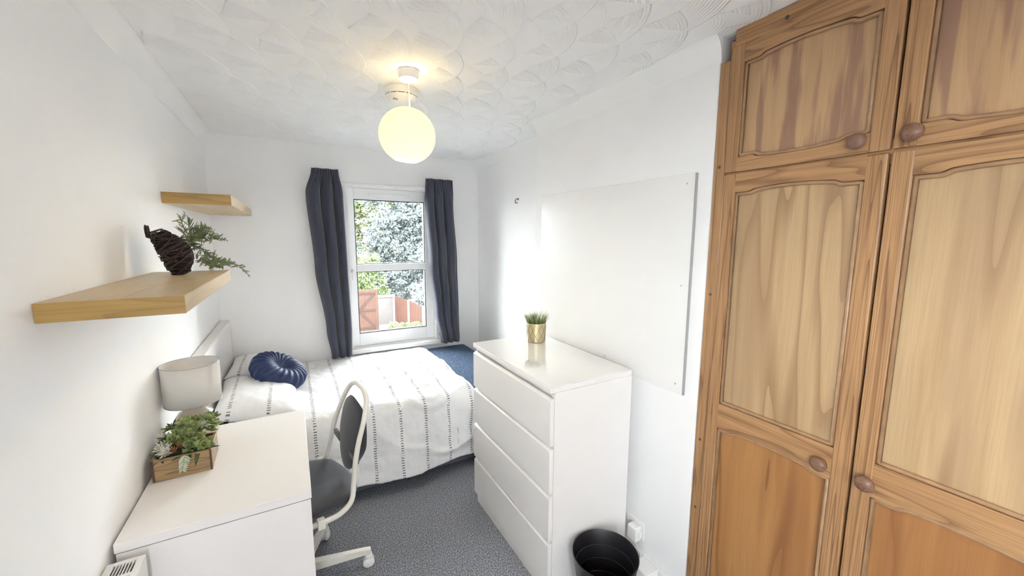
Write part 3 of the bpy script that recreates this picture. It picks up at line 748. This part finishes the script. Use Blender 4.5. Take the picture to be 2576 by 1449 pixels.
for z0, z1 in zs:
    bm = bmesh.new()
    prof = [(cx0+.020, z0), (cx0+.003, z0), (cx0+.001, z0+.002), (cx0+.001, z1-.010), (cx0+.016, z1), (cx0+.020, z1-.002)]
    A = [bm.verts.new((x, cy0+.002, z)) for x, z in prof]; B = [bm.verts.new((x, cy1-.002, z)) for x, z in prof]
    for j in range(len(prof)): k = (j+1) % len(prof); bm.faces.new((A[j], A[k], B[k], B[j]))
    bm.faces.new(A[::-1]); bm.faces.new(B)
    d = obj('drawer', bm, 'white_lam', chest)
    obj('drawer_box', box(cx0+.022, cx1-.03, cy0+.03, cy1-.03, z0+.02, z1-.05), 'white_lam', d)
obj('plinth', box(cx0+.012, cx0+.028, cy0+.021, cy1-.021, 0, .049), 'white_lam', chest)

# potted grass on the chest
gp = thing('potted_grass', 'small artificial grass in a gold diamond-pattern pot on the chest', 'potted plant', (1.254, 1.925, 1.0))
bm = bmesh.new(); lathe(bm, [(.050, .0), (.055, .003), (.058, .110), (.0575, .113), (.0535, .113), (.053, .095), (.0, .095)], n=48, cap1=False); obj('pot', bm, 'gold', gp, local=True, smooth=False)
smooth_angle(gp.children[0], 40)
bm = bmesh.new()
for k in range(10):
    for s in (-1, 1):
        pts = []
        for i in range(9):
            q = i/8; a = 2*math.pi*k/10 + s*q*math.pi/5*1.5; r = .0553+.003*q; pts.append((r*math.cos(a), r*math.sin(a), .006+.100*q))
        tube(bm, pts, .0009, 4)
obj('diamond_lines', bm, 'gold_line', gp, local=True)
bm = bmesh.new(); lay = bm.loops.layers.uv.verify(); rnd = random.Random(2)
for i in range(230):
    a = rnd.uniform(0, 6.28); r0 = .047*math.sqrt(rnd.random()); r1 = r0*1.75+.012*rnd.random()+.004; h = rnd.uniform(.066, .108)*(1-.25*(r0/.047)**2); wd = .0017
    p0 = Vector((r0*math.cos(a), r0*math.sin(a), .094)); b = a+rnd.uniform(-.5, .5)
    p2 = Vector((r1*math.cos(b), r1*math.sin(b), .096+h)); p1 = (p0+p2)/2 + Vector((-.004*math.cos(a), -.004*math.sin(a), .008)); sd = Vector((math.cos(rnd.uniform(0, 6.28)), math.sin(rnd.uniform(0, 6.28)), 0))*wd
    v = [bm.verts.new(q) for q in (p0-sd, p0+sd, p1+sd*.9, p1-sd*.9, p2)]
    for f, uvs in ((bm.faces.new((v[0], v[1], v[2], v[3])), (0, 0, .5, .5)), (bm.faces.new((v[3], v[2], v[4])), (.5, .5, 1))):
        for lp, q in zip(f.loops, uvs): lp[lay].uv = (.5, q)
o = obj('grass_blades', bm, 'grass', gp, local=True); o['kind'] = 'stuff'

# ------------------------------------------------------------------ wardrobe
FX = 1.402
wd = thing('wardrobe', 'tall fitted pine wardrobe with panelled doors and turned knobs', 'wardrobe', (1.65, .42, 0))
WT = CE-.022
obj('carcass', box(FX+.03, 1.95, -.10, .93, .02, WT-.01), 'pine_v', wd)
obj('face_post', box(FX+.012, FX+.06, .908, .955, 0, CE-.10, bev=.003), 'pine_v', wd)
obj('face_post', box(FX+.012, FX+.06, -.14, -.045, 0, WT, bev=.003), 'pine_v', wd)
bm = bmesh.new(); bx(bm, FX+.012, FX+.06, -.045, .905, WT-.052, WT+.018, bev=.003); obj('top_rail', bm, 'pine_h', wd)
obj('centre_rail', box(FX+.014, FX+.03, -.045, .905, 1.815, 1.885), 'pine_h', wd)
obj('plinth', box(FX+.03, FX+.05, -.045, .905, .0, .085), 'pine_h', wd)
def archf(t, h):
    """0 at the ends, small shoulder, then a shallow crown"""
    e = min(t, 1-t)
    if e < .13: return 0.0
    s = min(1, (e-.13)/.06); s = s*s*(3-2*s)
    c = min(1, (e-.13)/.37); return h*(.45*s + .55*math.sin(c*math.pi/2))
def strip(bm, y0, y1, zlo, zhi, xf, xb, n=72):
    fr, bk = [], []
    for i in range(n+1):
        y = y0+(y1-y0)*i/n; t = i/n
        fr.append((bm.verts.new((xf, y, zlo(t))), bm.verts.new((xf, y, zhi(t))))); bk.append((bm.verts.new((xb, y, zlo(t))), bm.verts.new((xb, y, zhi(t)))))
    for i in range(n):
        bm.faces.new((fr[i][0], fr[i+1][0], fr[i+1][1], fr[i][1])); bm.faces.new((bk[i][0], bk[i][1], bk[i+1][1], bk[i+1][0]))
        bm.faces.new((fr[i][1], fr[i+1][1], bk[i+1][1], bk[i][1])); bm.faces.new((fr[i][0], bk[i][0], bk[i+1][0], fr[i+1][0]))
    for k in (0, n): bm.faces.new((fr[k][0], fr[k][1], bk[k][1], bk[k][0]))
def knob(parent, y, z):
    bm = bmesh.new(); lathe(bm, [(.010, 0), (.009, .008), (.013, .012), (.020, .018), (.0225, .025), (.0215, .032), (.015, .038), (.005, .0405)], n=24)
    o = obj('knob', bm, 'knob', parent, local=True, smooth=True)
    off = Vector((0,0,0)); p = parent
    while p: off += p.location; p = p.parent
    o.location = Vector((FX+.001, y, z))-off; o.rotation_euler = (0, R(-90), 0)
def door(y0, y1, z0, z1, rails, panels, knob_y, knob_z):
    """rails: (zlo, zhi, arch_lo, arch_hi); panels: (z0, z1, arch_bottom, arch_top, material)"""
    e = part_empty('door', wd, (0, 0, 0)); e.location = Vector((FX, (y0+y1)/2, z0)) - wd.location
    st = .046; b = FX+.022
    obj('stile', box(FX, b, y0, y0+st, z0, z1, bev=.004), 'pine_v', e); obj('stile', box(FX, b, y1-st, y1, z0, z1, bev=.004), 'pine_v', e)
    for zl, zh, al, ah in rails:
        bm = bmesh.new(); strip(bm, y0+st-.001, y1-st+.001, lambda t: zl+archf(t, al), lambda t: zh-archf(t, ah), FX+.0015, b); obj('rail', bm, 'pine_h', e)
    for p0, p1, ab, at, mt in panels:
        obj('panel', box(FX+.013, FX+.018, y0+st-.006, y1-st+.006, p0-.03, p1+.03), mt, e)
        # bead moulding following the opening
        ya, yb = y0+st, y1-st; n = 72; pts = []; q_ = .006
        for i in range(n+1): t = i/n; pts.append((FX+.0085, ya+q_+(yb-ya-2*q_)*t, p0+q_-archf(t, ab)))
        for i in range(n+1): t = 1-i/n; pts.append((FX+.0085, ya+q_+(yb-ya-2*q_)*t, p1-q_+archf(t, at)))
        bm = bmesh.new(); tube(bm, pts, .0062, 8, closed=True); obj('bead_moulding', bm, 'bead', e, smooth=True)
    knob(e, knob_y, knob_z); return e
A = .016
for (y0, y1, ky, pk) in ((.447, .906, .511, ('pine_panel_flame', 'pine_panel', 'pine_panel_amber')), (-.022, .441, .399, ('pine_panel_flame', 'pine_panel', 'pine_panel_amber'))):
    door(y0, y1, 1.853, 2.285, [(1.853, 1.905, 0, A), (2.222, 2.285, A, 0)], [(1.905, 2.222, A, A, pk[0])], ky, 1.884)
    door(y0, y1, .09, 1.845, [(.09, .17, 0, 0), (.885, .985, A, 0), (1.780, 1.845, A, 0)], [(.17, .885, 0, A, pk[2]), (.985, 1.780, 0, A, pk[1])], ky+.004, .928)
for y, z in ((.934, 1.88), (.934, 1.40), (.934, .80), (.934, .50)):
    bm = bmesh.new(); lathe(bm, [(.006, 0), (.005, .002)], n=10); me = mesh('nail_hole', bm); o = obj('nail_head', me, 'screw', wd, local=True); o.location = Vector((FX+.0125, y, z))-wd.location; o.rotation_euler = (0, R(-90), 0)
bm = bmesh.new(); lathe(bm, [(.007, 0), (.006, .002)], n=10); o = obj('nail_head', mesh('nail_hole', bm), 'screw', wd, local=True); o.location = Vector((FX+.0125, .74, 2.312))-wd.location; o.rotation_euler = (0, R(-90), 0)

# ------------------------------------------------------------------ white board on the wall
wb = thing('wall_board', 'large plain white notice board fixed flat to the wall', 'board', (XR, 1.57, .955))
obj('panel', box(XR-.011, XR, 1.026, 2.118, .954, 1.874, bev=.001, seg=1), 'board', wb)
obj('edge_strip', box(XR-.0125, XR-.0005, 1.0215, 1.0265, .956, 1.872), 'board_edge', wb)
for y, z in ((1.062, 1.835), (1.062, .995), (1.5, 1.0), (1.062, 1.42)):
    bm = bmesh.new(); lathe(bm, [(.004, 0), (.003, .002)], n=10); o = obj('screw', mesh('screw', bm), 'metal', wb, local=True); o.location = Vector((XR-.0112, y, z))-wb.location; o.rotation_euler = (0, R(-90), 0)

# ------------------------------------------------------------------ shelves
def shelf(label, y0, y1, z0, z1):
    t = thing('floating_shelf', label, 'shelf', (XL+.13, (y0+y1)/2, z0), group='birch floating shelves on the left wall')
    obj('shelf_board', box(XL+.001, -.237, y0+.001, y1-.001, z0, z1, bev=.0015, seg=1), 'shelf_wood', t)
    obj('end_cap', box(XL+.001, -.2375, y0-.0008, y0+.0015, z0+.001, z1-.001), 'shelf_end', t)
    obj('end_cap', box(XL+.001, -.2375, y1-.0015, y1+.0008, z0+.001, z1-.001), 'shelf_end', t)
shelf('nearer and lower birch floating shelf carrying the twig basket', 1.24, 2.10, 1.424, 1.470)
shelf('farther and higher birch floating shelf, empty, near the window wall', 2.355, 3.52, 1.764, 1.815)

# twig basket with sprigs
tb = thing('twig_basket', 'dark woven twig wall basket with trailing green sprigs on the shelf', 'basket', (-.40, 1.92, 1.470))
rnd = random.Random(11)
AX = Matrix.Rotation(R(-22), 3, 'Y') @ Matrix.Rotation(R(8), 3, 'X')
def bask(a, h):   # a angle, h 0..1 height -> point on basket
    r = .012 + .034*math.sin(math.pi*min(1, .10+.86*h**.85))**.85
    p = AX @ Vector((r*1.0*math.cos(a)+.018*math.sin(math.pi*h), r*math.sin(a), .178*h)); return p + Vector((.035, 0, .004))
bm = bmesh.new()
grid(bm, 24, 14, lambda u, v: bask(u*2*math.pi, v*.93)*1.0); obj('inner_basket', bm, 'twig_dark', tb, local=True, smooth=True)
bm = bmesh.new()
for k in range(85):
    a = rnd.uniform(0, 6.28); h = rnd.uniform(.02, .95); da = rnd.uniform(1.2, 3.2); dh = rnd.uniform(-.35, .35); pts = []
    for i in range(9):
        q = i/8; hh = min(.97, max(.0, h+dh*q)); p = bask(a+da*q, hh); c = AX @ Vector((.018*math.sin(math.pi*hh), 0, .178*hh)) + Vector((.035, 0, .004))
        pts.append(c+(p-c)*(1.03+.07*rnd.random()))
    tube(bm, pts, rnd.uniform(.0013, .0027), 5)
obj('twig_weave', bm, 'twig', tb, local=True, smooth=True)
top = bask(math.pi, .95)
bm = bmesh.new()
for k in range(3):
    pts = []
    for i in range(14):
        a = math.pi*i/13; pts.append(top + Vector((-.004+.003*math.sin(3*a+k), -.016*math.cos(a)+.003*math.sin(4*a+2*k), .042*math.sin(a)-.012+.003*math.cos(5*a+k))))
    tube(bm, pts, .0028, 6)
obj('hanging_loop', bm, 'twig', tb, local=True, smooth=True)
def sprig(p0, p1, sag, n, seed, spread=.035):
    r = random.Random(seed); bm = bmesh.new(); p0, p1 = Vector(p0), Vector(p1); pts = []
    for i in range(13):
        t = i/12; pts.append(p0.lerp(p1, t) + Vector((0, 0, sag*4*t*(1-t))) + Vector((r.uniform(-1, 1), r.uniform(-1, 1), r.uniform(-1, 1)))*.002)
    tube(bm, pts, [.0016*(1-.5*i/12) for i in range(13)], 5)
    for k in range(n):
        t = .15+.85*k/n; i = min(11, int(t*12)); b = pts[i]; d = (pts[i+1]-pts[i]).normalized()
        for j in range(2):
            rv = Vector((r.gauss(0, 1), r.gauss(0, 1), r.gauss(0, 1))).normalized(); v = (d*.75+rv*.9).normalized(); L = spread*r.uniform(.55, 1.1)
            e = b+v*L; mid = b+v*L*.5+Vector((0, 0, .003)); tube(bm, [b, mid, e], [.0016, .0015, .0011], 4)
            for q in (.45, .7, 1.0):
                c = b.lerp(e, q); s = r.choice((-1, 1)); sv = (v*.7 + rv.cross(d)*s*.8).normalized(); tube(bm, [c, c+sv*L*.32+Vector((0, 0, .002))], [.0018, .0009], 4)
                if q < 1: sv = (v*.7 - rv.cross(d)*s*.8).normalized(); tube(bm, [c, c+sv*L*.28], [.0018, .0009], 4)
    obj('sprig', bm, 'sprig', tb, local=True)
o0 = (.055, .02, .115)
for k, (p1, sag, n) in enumerate([((.075, .10, .21), .0, 9), ((.055, .05, .225), .0, 8), ((.125, .09, .19), .01, 9), ((.15, .13, .145), .02, 11), ((.115, .15, .165), .02, 9), ((.17, .10, .125), .02, 10), ((.10, .06, .16), .0, 9), ((.13, .08, .075), .0, 10)]):
    sprig(o0, (p1[0]-.018, p1[1]-.01, p1[2]), sag, n, 20+k)
for k, (p0, p1, sag, n) in enumerate([((.06, .02, .08), (.17, .20, .025), .0, 12), ((.07, .04, .05), (.165, .26, .015), .01, 14), ((.10, .10, .03), (.225, .33, -.045), .034, 15), ((.08, .03, .05), (.13, .16, .02), .0, 10), ((.09, .05, .03), (.16, .16, .018), .005, 10)]):
    sprig(p0, p1, sag, n, 50+k, .028)

# ------------------------------------------------------------------ ceiling fittings
pl = thing('pendant_light', 'lit round paper lantern hanging from the ceiling', 'ceiling light', (.500, 1.827, CE))
SC = Vector((-.012, 0, -.283)); SR = .125
bm = bmesh.new(); lathe(bm, [(.046, -.008), (.045, -.020), (.041, -.042), (.036, -.046), (.010, -.047), (.007, -.056)], n=32); obj('ceiling_rose', bm, 'plastic', pl, local=True); smooth_angle(pl.children[0], 40)
bm = bmesh.new(); tube(bm, [(0, 0, -.05), (.001, 0, -.10), (.002, 0, -.17)], .0028, 8); obj('cord', bm, 'plastic', pl, local=True, smooth=True)
bm = bmesh.new(); lathe(bm, [(.010, -.215), (.014, -.21), (.014, -.168), (.008, -.160), (.004, -.155)], n=16); o = obj('lamp_holder', bm, 'plastic', pl, local=True, smooth=True); o.location = (.002, 0, 0)
bm = bmesh.new(); NR = 17; prof = []
for i in range(NR*6+1):
    t = i/(NR*6); a = R(13)+(math.pi-R(13)-R(25))*t
    rib = .0022*abs(math.sin(math.pi*NR*t))
    prof.append(((SR-.0025+rib)*math.sin(a), (SR*.96)*math.cos(a)))
lathe(bm, prof, n=64, cap0=False, cap1=False)
o = obj('paper_shade', bm, 'paper', pl, local=True, smooth=True); o.location = SC; o.rotation_euler = (R(2), R(5), 0)
bm = bmesh.new(); r0 = SR*math.sin(R(13)); zt = SR*.96*math.cos(R(13))
tube(bm, [(r0*math.cos(2*math.pi*i/32), r0*math.sin(2*math.pi*i/32), zt) for i in range(32)], .0012, 5, closed=True)
tube(bm, [(-r0, 0, zt), (0, 0, zt+.004), (r0, 0, zt)], .001, 5)
obj('wire_ring', bm, 'metal', o, local=True)
BULB_W = 1.65
lt = bpy.data.lights.new('bulb_light', 'POINT'); lt.energy = BULB_W; lt.color = (1.0, .94, .84); lt.shadow_soft_size = .04
lo = bpy.data.objects.new('bulb_light', lt); C.objects.link(lo); lo.parent = pl; lo.location = SC + Vector((0, 0, -.05))

sm = thing('smoke_alarm', 'round white smoke alarm on the ceiling behind the lantern', 'smoke alarm', (.530, 2.072, CE))
bm = bmesh.new(); lathe(bm, [(.080, -.006), (.080, -.034), (.077, -.036)], n=48); o = obj('mounting_base', bm, 'plastic', sm, local=True); smooth_angle(o, 40)
bm = bmesh.new(); lathe(bm, [(.070, -.035), (.070, -.041)], n=48); obj('vent_gap', bm, 'box_edge', sm, local=True)
bm = bmesh.new(); lathe(bm, [(.077, -.041), (.076, -.046), (.068, -.062), (.055, -.068), (.0, -.069)], n=48, cap1=False); o = obj('cover', bm, 'plastic', sm, local=True); smooth_angle(o, 50)
bm = bmesh.new()
for k in range(12):
    a = k*math.pi/6; tube(bm, [(.074*math.cos(a), .074*math.sin(a), -.034), (.074*math.cos(a), .074*math.sin(a), -.042)], .004, 5)
obj('vent_ribs', bm, 'plastic', sm, local=True)
obj('test_button', box(-.052, -.030, -.05, -.034, -.070, -.063, bev=.002), 'board_edge', sm, local=True)

# ------------------------------------------------------------------ bin, socket, floor box
bn = thing('waste_bin', 'black plastic waste bin open on the carpet beside the chest', 'bin', (1.095, 1.118, 0))
bm = bmesh.new()
lathe(bm, [(.095, .002), (.099, .0), (.136, .272), (.139, .276), (.1395, .281), (.137, .283), (.1335, .278), (.098, .008), (.0, .006)], n=56, cap0=True, cap1=False)
o = obj('bin_body', bm, 'black_bin', bn, local=True); smooth_angle(o, 40)
bm = bmesh.new()
for z in (.215, .155, .095):
    r = .098+(.1335-.098)*(z-.008)/.27-.0006; tube(bm, [(r*math.cos(2*math.pi*i/48), r*math.sin(2*math.pi*i/48), z) for i in range(48)], .0011, 5, closed=True)
obj('moulded_ring', bm, 'bin_line', bn, local=True)

sk = thing('wall_socket', 'white double wall socket low behind the chest', 'socket', (XR, 1.26, .19))
obj('face_plate', box(XR-.010, XR, 1.190, 1.332, .150, .236, bev=.004), 'plastic', sk)
for y in (1.215, 1.29): obj('switch', box(XR-.014, XR-.009, y-.006, y+.006, .205, .225, bev=.002), 'plastic', sk)
pg = thing('plug_adapter', 'white plug-in adapter in the wall socket', 'plug', (XR-.03, 1.225, .19))
obj('adapter_body', box(XR-.052, XR-.0105, 1.203, 1.255, .148, .222, bev=.006), 'plastic', pg)
obj('earth_tab', box(XR-.030, XR-.0105, 1.196, 1.204, .165, .195, bev=.003), 'plastic', pg)
bm = bmesh.new(); tube(bm, catmull([(XR-.030, 1.222, .150), (XR-.032, 1.205, .12), (XR-.036, 1.18, .105), (XR-.045, 1.165, .085)], 6), .0025, 6); obj('lead', bm, 'plastic', pg, smooth=True)
fb_ = thing('junction_box', 'white junction box standing on the carpet against the skirting', 'box', (XR-.06, 1.13, 0))
obj('box_body', box(XR-.096, XR-.0195, 1.085, 1.175, 0, .082, bev=.004), 'plastic', fb_)
obj('box_lid', box(XR-.098, XR-.0190, 1.083, 1.177, .0825, .090, bev=.003), 'plastic', fb_)

# ------------------------------------------------------------------ radiator
rd = thing('radiator', 'white panel radiator with slotted top grille beside the desk', 'radiator', (-.45, .6, 0))
ry0, ry1, rz = .15, 1.392, .715; rx0, rx1 = XL+.004, -.412
bm = bmesh.new(); bx(bm, rx1-.014, rx1, ry0, ry1, .14, rz-.006, bev=.004); bx(bm, rx0, rx0+.012, ry0, ry1, .14, rz-.006, bev=.004); obj('panel', bm, 'white_paint', rd)
for y in (ry0, ry1-.004): obj('end_cover', box(rx0, rx1, y, y+.004, .15, rz-.002, bev=.001, seg=1), 'white_paint', rd)
obj('shade_core', box(rx0+.013, rx1-.015, ry0+.01, ry1-.01, .16, rz-.012), 'slot', rd)  # near-black filler: the shade inside the grille slots as colour
g = part_empty('top_grille', rd); g.location = Vector((rx0, ry0, rz))-rd.location
bm = bmesh.new(); bx(bm, rx0, rx0+.016, ry0, ry1, rz-.004, rz, bev=.001, seg=1); bx(bm, rx1-.016, rx1, ry0, ry1, rz-.004, rz, bev=.001, seg=1); bx(bm, rx0+.016, rx1-.016, ry1-.014, ry1, rz-.004, rz); obj('rim', bm, 'white_paint', g)
# bars running along the radiator with gaps between
nb = 7
for i in range(nb):
    x = rx0+.016+(rx1-rx0-.032)*i/(nb)
    obj('bar', box(x, x+.0022, ry0, ry1-.014, rz-.006, rz-.0005), 'white_paint', g)
for y in [ry1-.07-.06*k for k in range(12)]: obj('cross_bar', box(rx0+.016, rx1-.016, y, y+.012, rz-.005, rz-.001), 'white_paint', g)

# ------------------------------------------------------------------ garden seen through the window
GZ = -2.7
struct('ground', box(-60, 70, 4.2, 90, GZ-.2, GZ), 'grey_ground', 'bare garden ground beyond the window')
struct('ground', box(-60, 70, -60, 4.0, GZ-.2, GZ), 'grey_ground', 'ground around the house')
o = obj('patio', box(1.8, 4.9, 13.0, 19.6, GZ, GZ+.03, bev=.01), 'paving'); o['kind'] = 'structure'; o['label'] = 'pale pink paved yard beside the open gate'
gt = thing('garden_gate', 'orange timber gate with diagonal brace in the garden', 'gate', (2.45, 18.1, GZ), R(-6))
for k in range(6): obj('board', box(k*.122, k*.122+.116, 0, .022, .05, 2.0-.00, bev=.003, seg=1), 'gate_wood', gt, local=True)
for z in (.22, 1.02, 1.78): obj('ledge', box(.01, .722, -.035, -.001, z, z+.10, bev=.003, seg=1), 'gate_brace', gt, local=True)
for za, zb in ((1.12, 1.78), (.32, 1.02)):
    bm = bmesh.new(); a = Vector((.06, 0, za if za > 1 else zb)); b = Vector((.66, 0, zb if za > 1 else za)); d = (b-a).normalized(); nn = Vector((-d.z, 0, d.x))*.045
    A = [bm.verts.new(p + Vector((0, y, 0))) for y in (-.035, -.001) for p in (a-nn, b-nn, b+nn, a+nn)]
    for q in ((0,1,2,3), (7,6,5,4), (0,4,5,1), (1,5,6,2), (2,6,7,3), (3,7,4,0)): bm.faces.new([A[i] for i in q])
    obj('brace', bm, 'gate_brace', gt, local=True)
obj('gate_post', box(.735, .83, -.03, .06, 0, 2.0, bev=.004, seg=1), 'gate_wood', gt, local=True)
wl = thing('garden_wall', 'pale brick garden wall between the gate and the fence', 'wall', (3.7, 19.8, GZ))
obj('brickwork', box(3.0, 4.32, 19.7, 19.92, GZ, -1.36), 'brick', wl); obj('coping', box(2.97, 4.35, 19.66, 19.96, -1.36, -1.27, bev=.01), 'concrete', wl)
posts = [(4.31, 19.5, -1.22), (4.72, 18.31, -1.33), (5.06, 17.1, -1.50), (5.4, 15.9, -1.65)]
fc = thing('garden_fence', 'orange timber fence panels between pale concrete posts', 'fence', (4.8, 18, GZ))
for (xa, ya, za), (xb, yb, zb) in zip(posts, posts[1:]):
    L = math.hypot(xb-xa, yb-ya); ang = math.atan2(yb-ya, xb-xa); e = part_empty('fence_panel', fc); e.location = Vector((xa, ya, GZ))-fc.location; e.rotation_euler = (0, 0, ang)
    nb = 10; me = None
    for k in range(nb):
        x = .08+(L-.16)*k/nb; zt = (za+(zb-za)*k/nb)-GZ-.04-.05*math.sin(math.pi*(k+.5)/nb)*0
        obj('board', box(x, x+(L-.16)/nb-.006, -.012+.012*(k % 2), .012*(k % 2), .02, zt, bev=.002, seg=1), 'fence', e, local=True)
for x, y, z in posts: obj('post', box(x-.055, x+.055, y-.055, y+.055, GZ, z, bev=.01, seg=1), 'concrete', fc)

import numpy as np
def tree(name, label, cx, cy, z0, blobs, nleaf, leaf, mat, seed, trunk_r=.16, group=None, stretch=1.0):
    """blobs: [(dx, dy, z, rx, ry, rz)] lumps of the crown"""
    rg = np.random.default_rng(seed); t = thing(name, label, 'tree' if 'tree' in name or 'conifer' in name else 'bush', (cx, cy, z0), group=group)
    vol = np.array([b[3]*b[5] for b in blobs]); vol = vol/vol.sum(); V = []; F = []
    for b, q in zip(blobs, vol):
        n = int(nleaf*q); nc = max(10, n//30)
        d = rg.normal(size=(nc, 3)); d /= np.linalg.norm(d, axis=1)[:, None]; d[:, 1] = -np.abs(d[:, 1])*.9 + .25*rg.random(nc)
        cen = d*np.array(b[3:6])*(0.72+.38*rg.random((nc, 1))) + np.array([b[0], b[1], b[2]])
        idx = rg.integers(0, nc, n)
        p = cen[idx] + rg.normal(size=(n, 3))*np.array([.20, .20, .13])*leaf*6
        nr = rg.normal(size=(n, 3)) + np.array([0, -.8, .9]); nr /= np.linalg.norm(nr, axis=1)[:, None]
        u = np.cross(nr, rg.normal(size=(n, 3))); u /= np.linalg.norm(u, axis=1)[:, None]; v = np.cross(nr, u)
        s = leaf*(.6+.8*rg.random((n, 1))); base = len(V)*0
        q4 = np.stack([p-u*s, p+v*s*.45+u*s*.1, p+u*s+nr*s*-.25, p-v*s*.45+u*s*.1], 1).reshape(-1, 3)
        V.append(q4)
    V = np.concatenate(V); nq = len(V)//4; F = np.arange(nq*4).reshape(-1, 4)
    me = bpy.data.meshes.new('foliage'); me.from_pydata(V.tolist(), [], F.tolist()); me.materials.append(M[mat])
    o = bpy.data.objects.new('foliage', me); C.objects.link(o); o.parent = t; o['kind'] = 'stuff'
    zt = max(b[2] for b in blobs)
    bm = bmesh.new(); tube(bm, [(0, .3, 0), (.05, .32, zt*.3), (-.04, .3, zt*.6), (0, .3, zt)], [trunk_r, trunk_r*.8, trunk_r*.5, trunk_r*.2], 8); obj('trunk', bm, 'bark', t, local=True, smooth=True)
    rnd = random.Random(seed)
    for b in blobs[:5]:
        bm = bmesh.new(); tube(bm, [(0, .3, max(.4, b[2]*.7)), (b[0]*.5, b[1]*.5+.2, b[2]*.9), (b[0], b[1], b[2])], [trunk_r*.4, trunk_r*.3, trunk_r*.15], 6); obj('branch', bm, 'bark', t, local=True, smooth=True)
    return t
rng = random.Random(9)
def lumps(n, wx, wy, z0, z1, r0, r1, taper):
    out = []
    for i in range(n):
        t = (i+.5)/n; z = z0+(z1-z0)*t; wdt = wx*(1-taper*t)
        out.append((rng.uniform(-wdt, wdt), rng.uniform(-wy, .2), z, rng.uniform(r0, r1), rng.uniform(r0, r1), rng.uniform(r0, r1)*.75))
    return out
tree('silver_conifer', 'tall silvery conifer filling most of the window view', 6.5, 25.5, GZ, lumps(60, 2.5, 1.4, .9, 9.5, .8, 1.35, .3), 64000, .09, 'fol_silver', 3, .25, 'trees beyond the garden')
tree('leafy_tree', 'pale yellow-green tree at the left edge of the window view', 4.0, 30.5, GZ, lumps(34, 1.9, 1.0, 2.0, 9.5, .8, 1.3, .2), 30000, .10, 'fol_yellow', 5, .2, 'trees beyond the garden')
tree('leafy_tree', 'darker green tree low behind the garden gate', 3.15, 21.6, GZ, lumps(14, 1.0, .6, 1.0, 3.1, .5, .8, .2), 11000, .07, 'fol_green', 8, .14, 'trees beyond the garden')
tree('silver_conifer', 'silvery conifer overhanging the garden fence', 6.9, 19.5, GZ, lumps(26, 1.0, .8, .9, 7.0, .5, .9, .4), 22000, .075, 'fol_silver', 13, .2, 'trees beyond the garden')
tree('leafy_tree', 'far green tree behind the silvery conifer', 8.5, 38, GZ, lumps(60, 6.5, 1.5, 1.5, 13.0, 1.4, 2.2, .05), 42000, .17, 'fol_green', 17, .3, 'trees beyond the garden')
tree('shrub', 'low pale green shrub in front of the garden fence', 4.15, 16.9, GZ, lumps(10, .6, .25, .12, .5, .18, .28, .2), 6000, .04, 'fol_green', 19, .04)
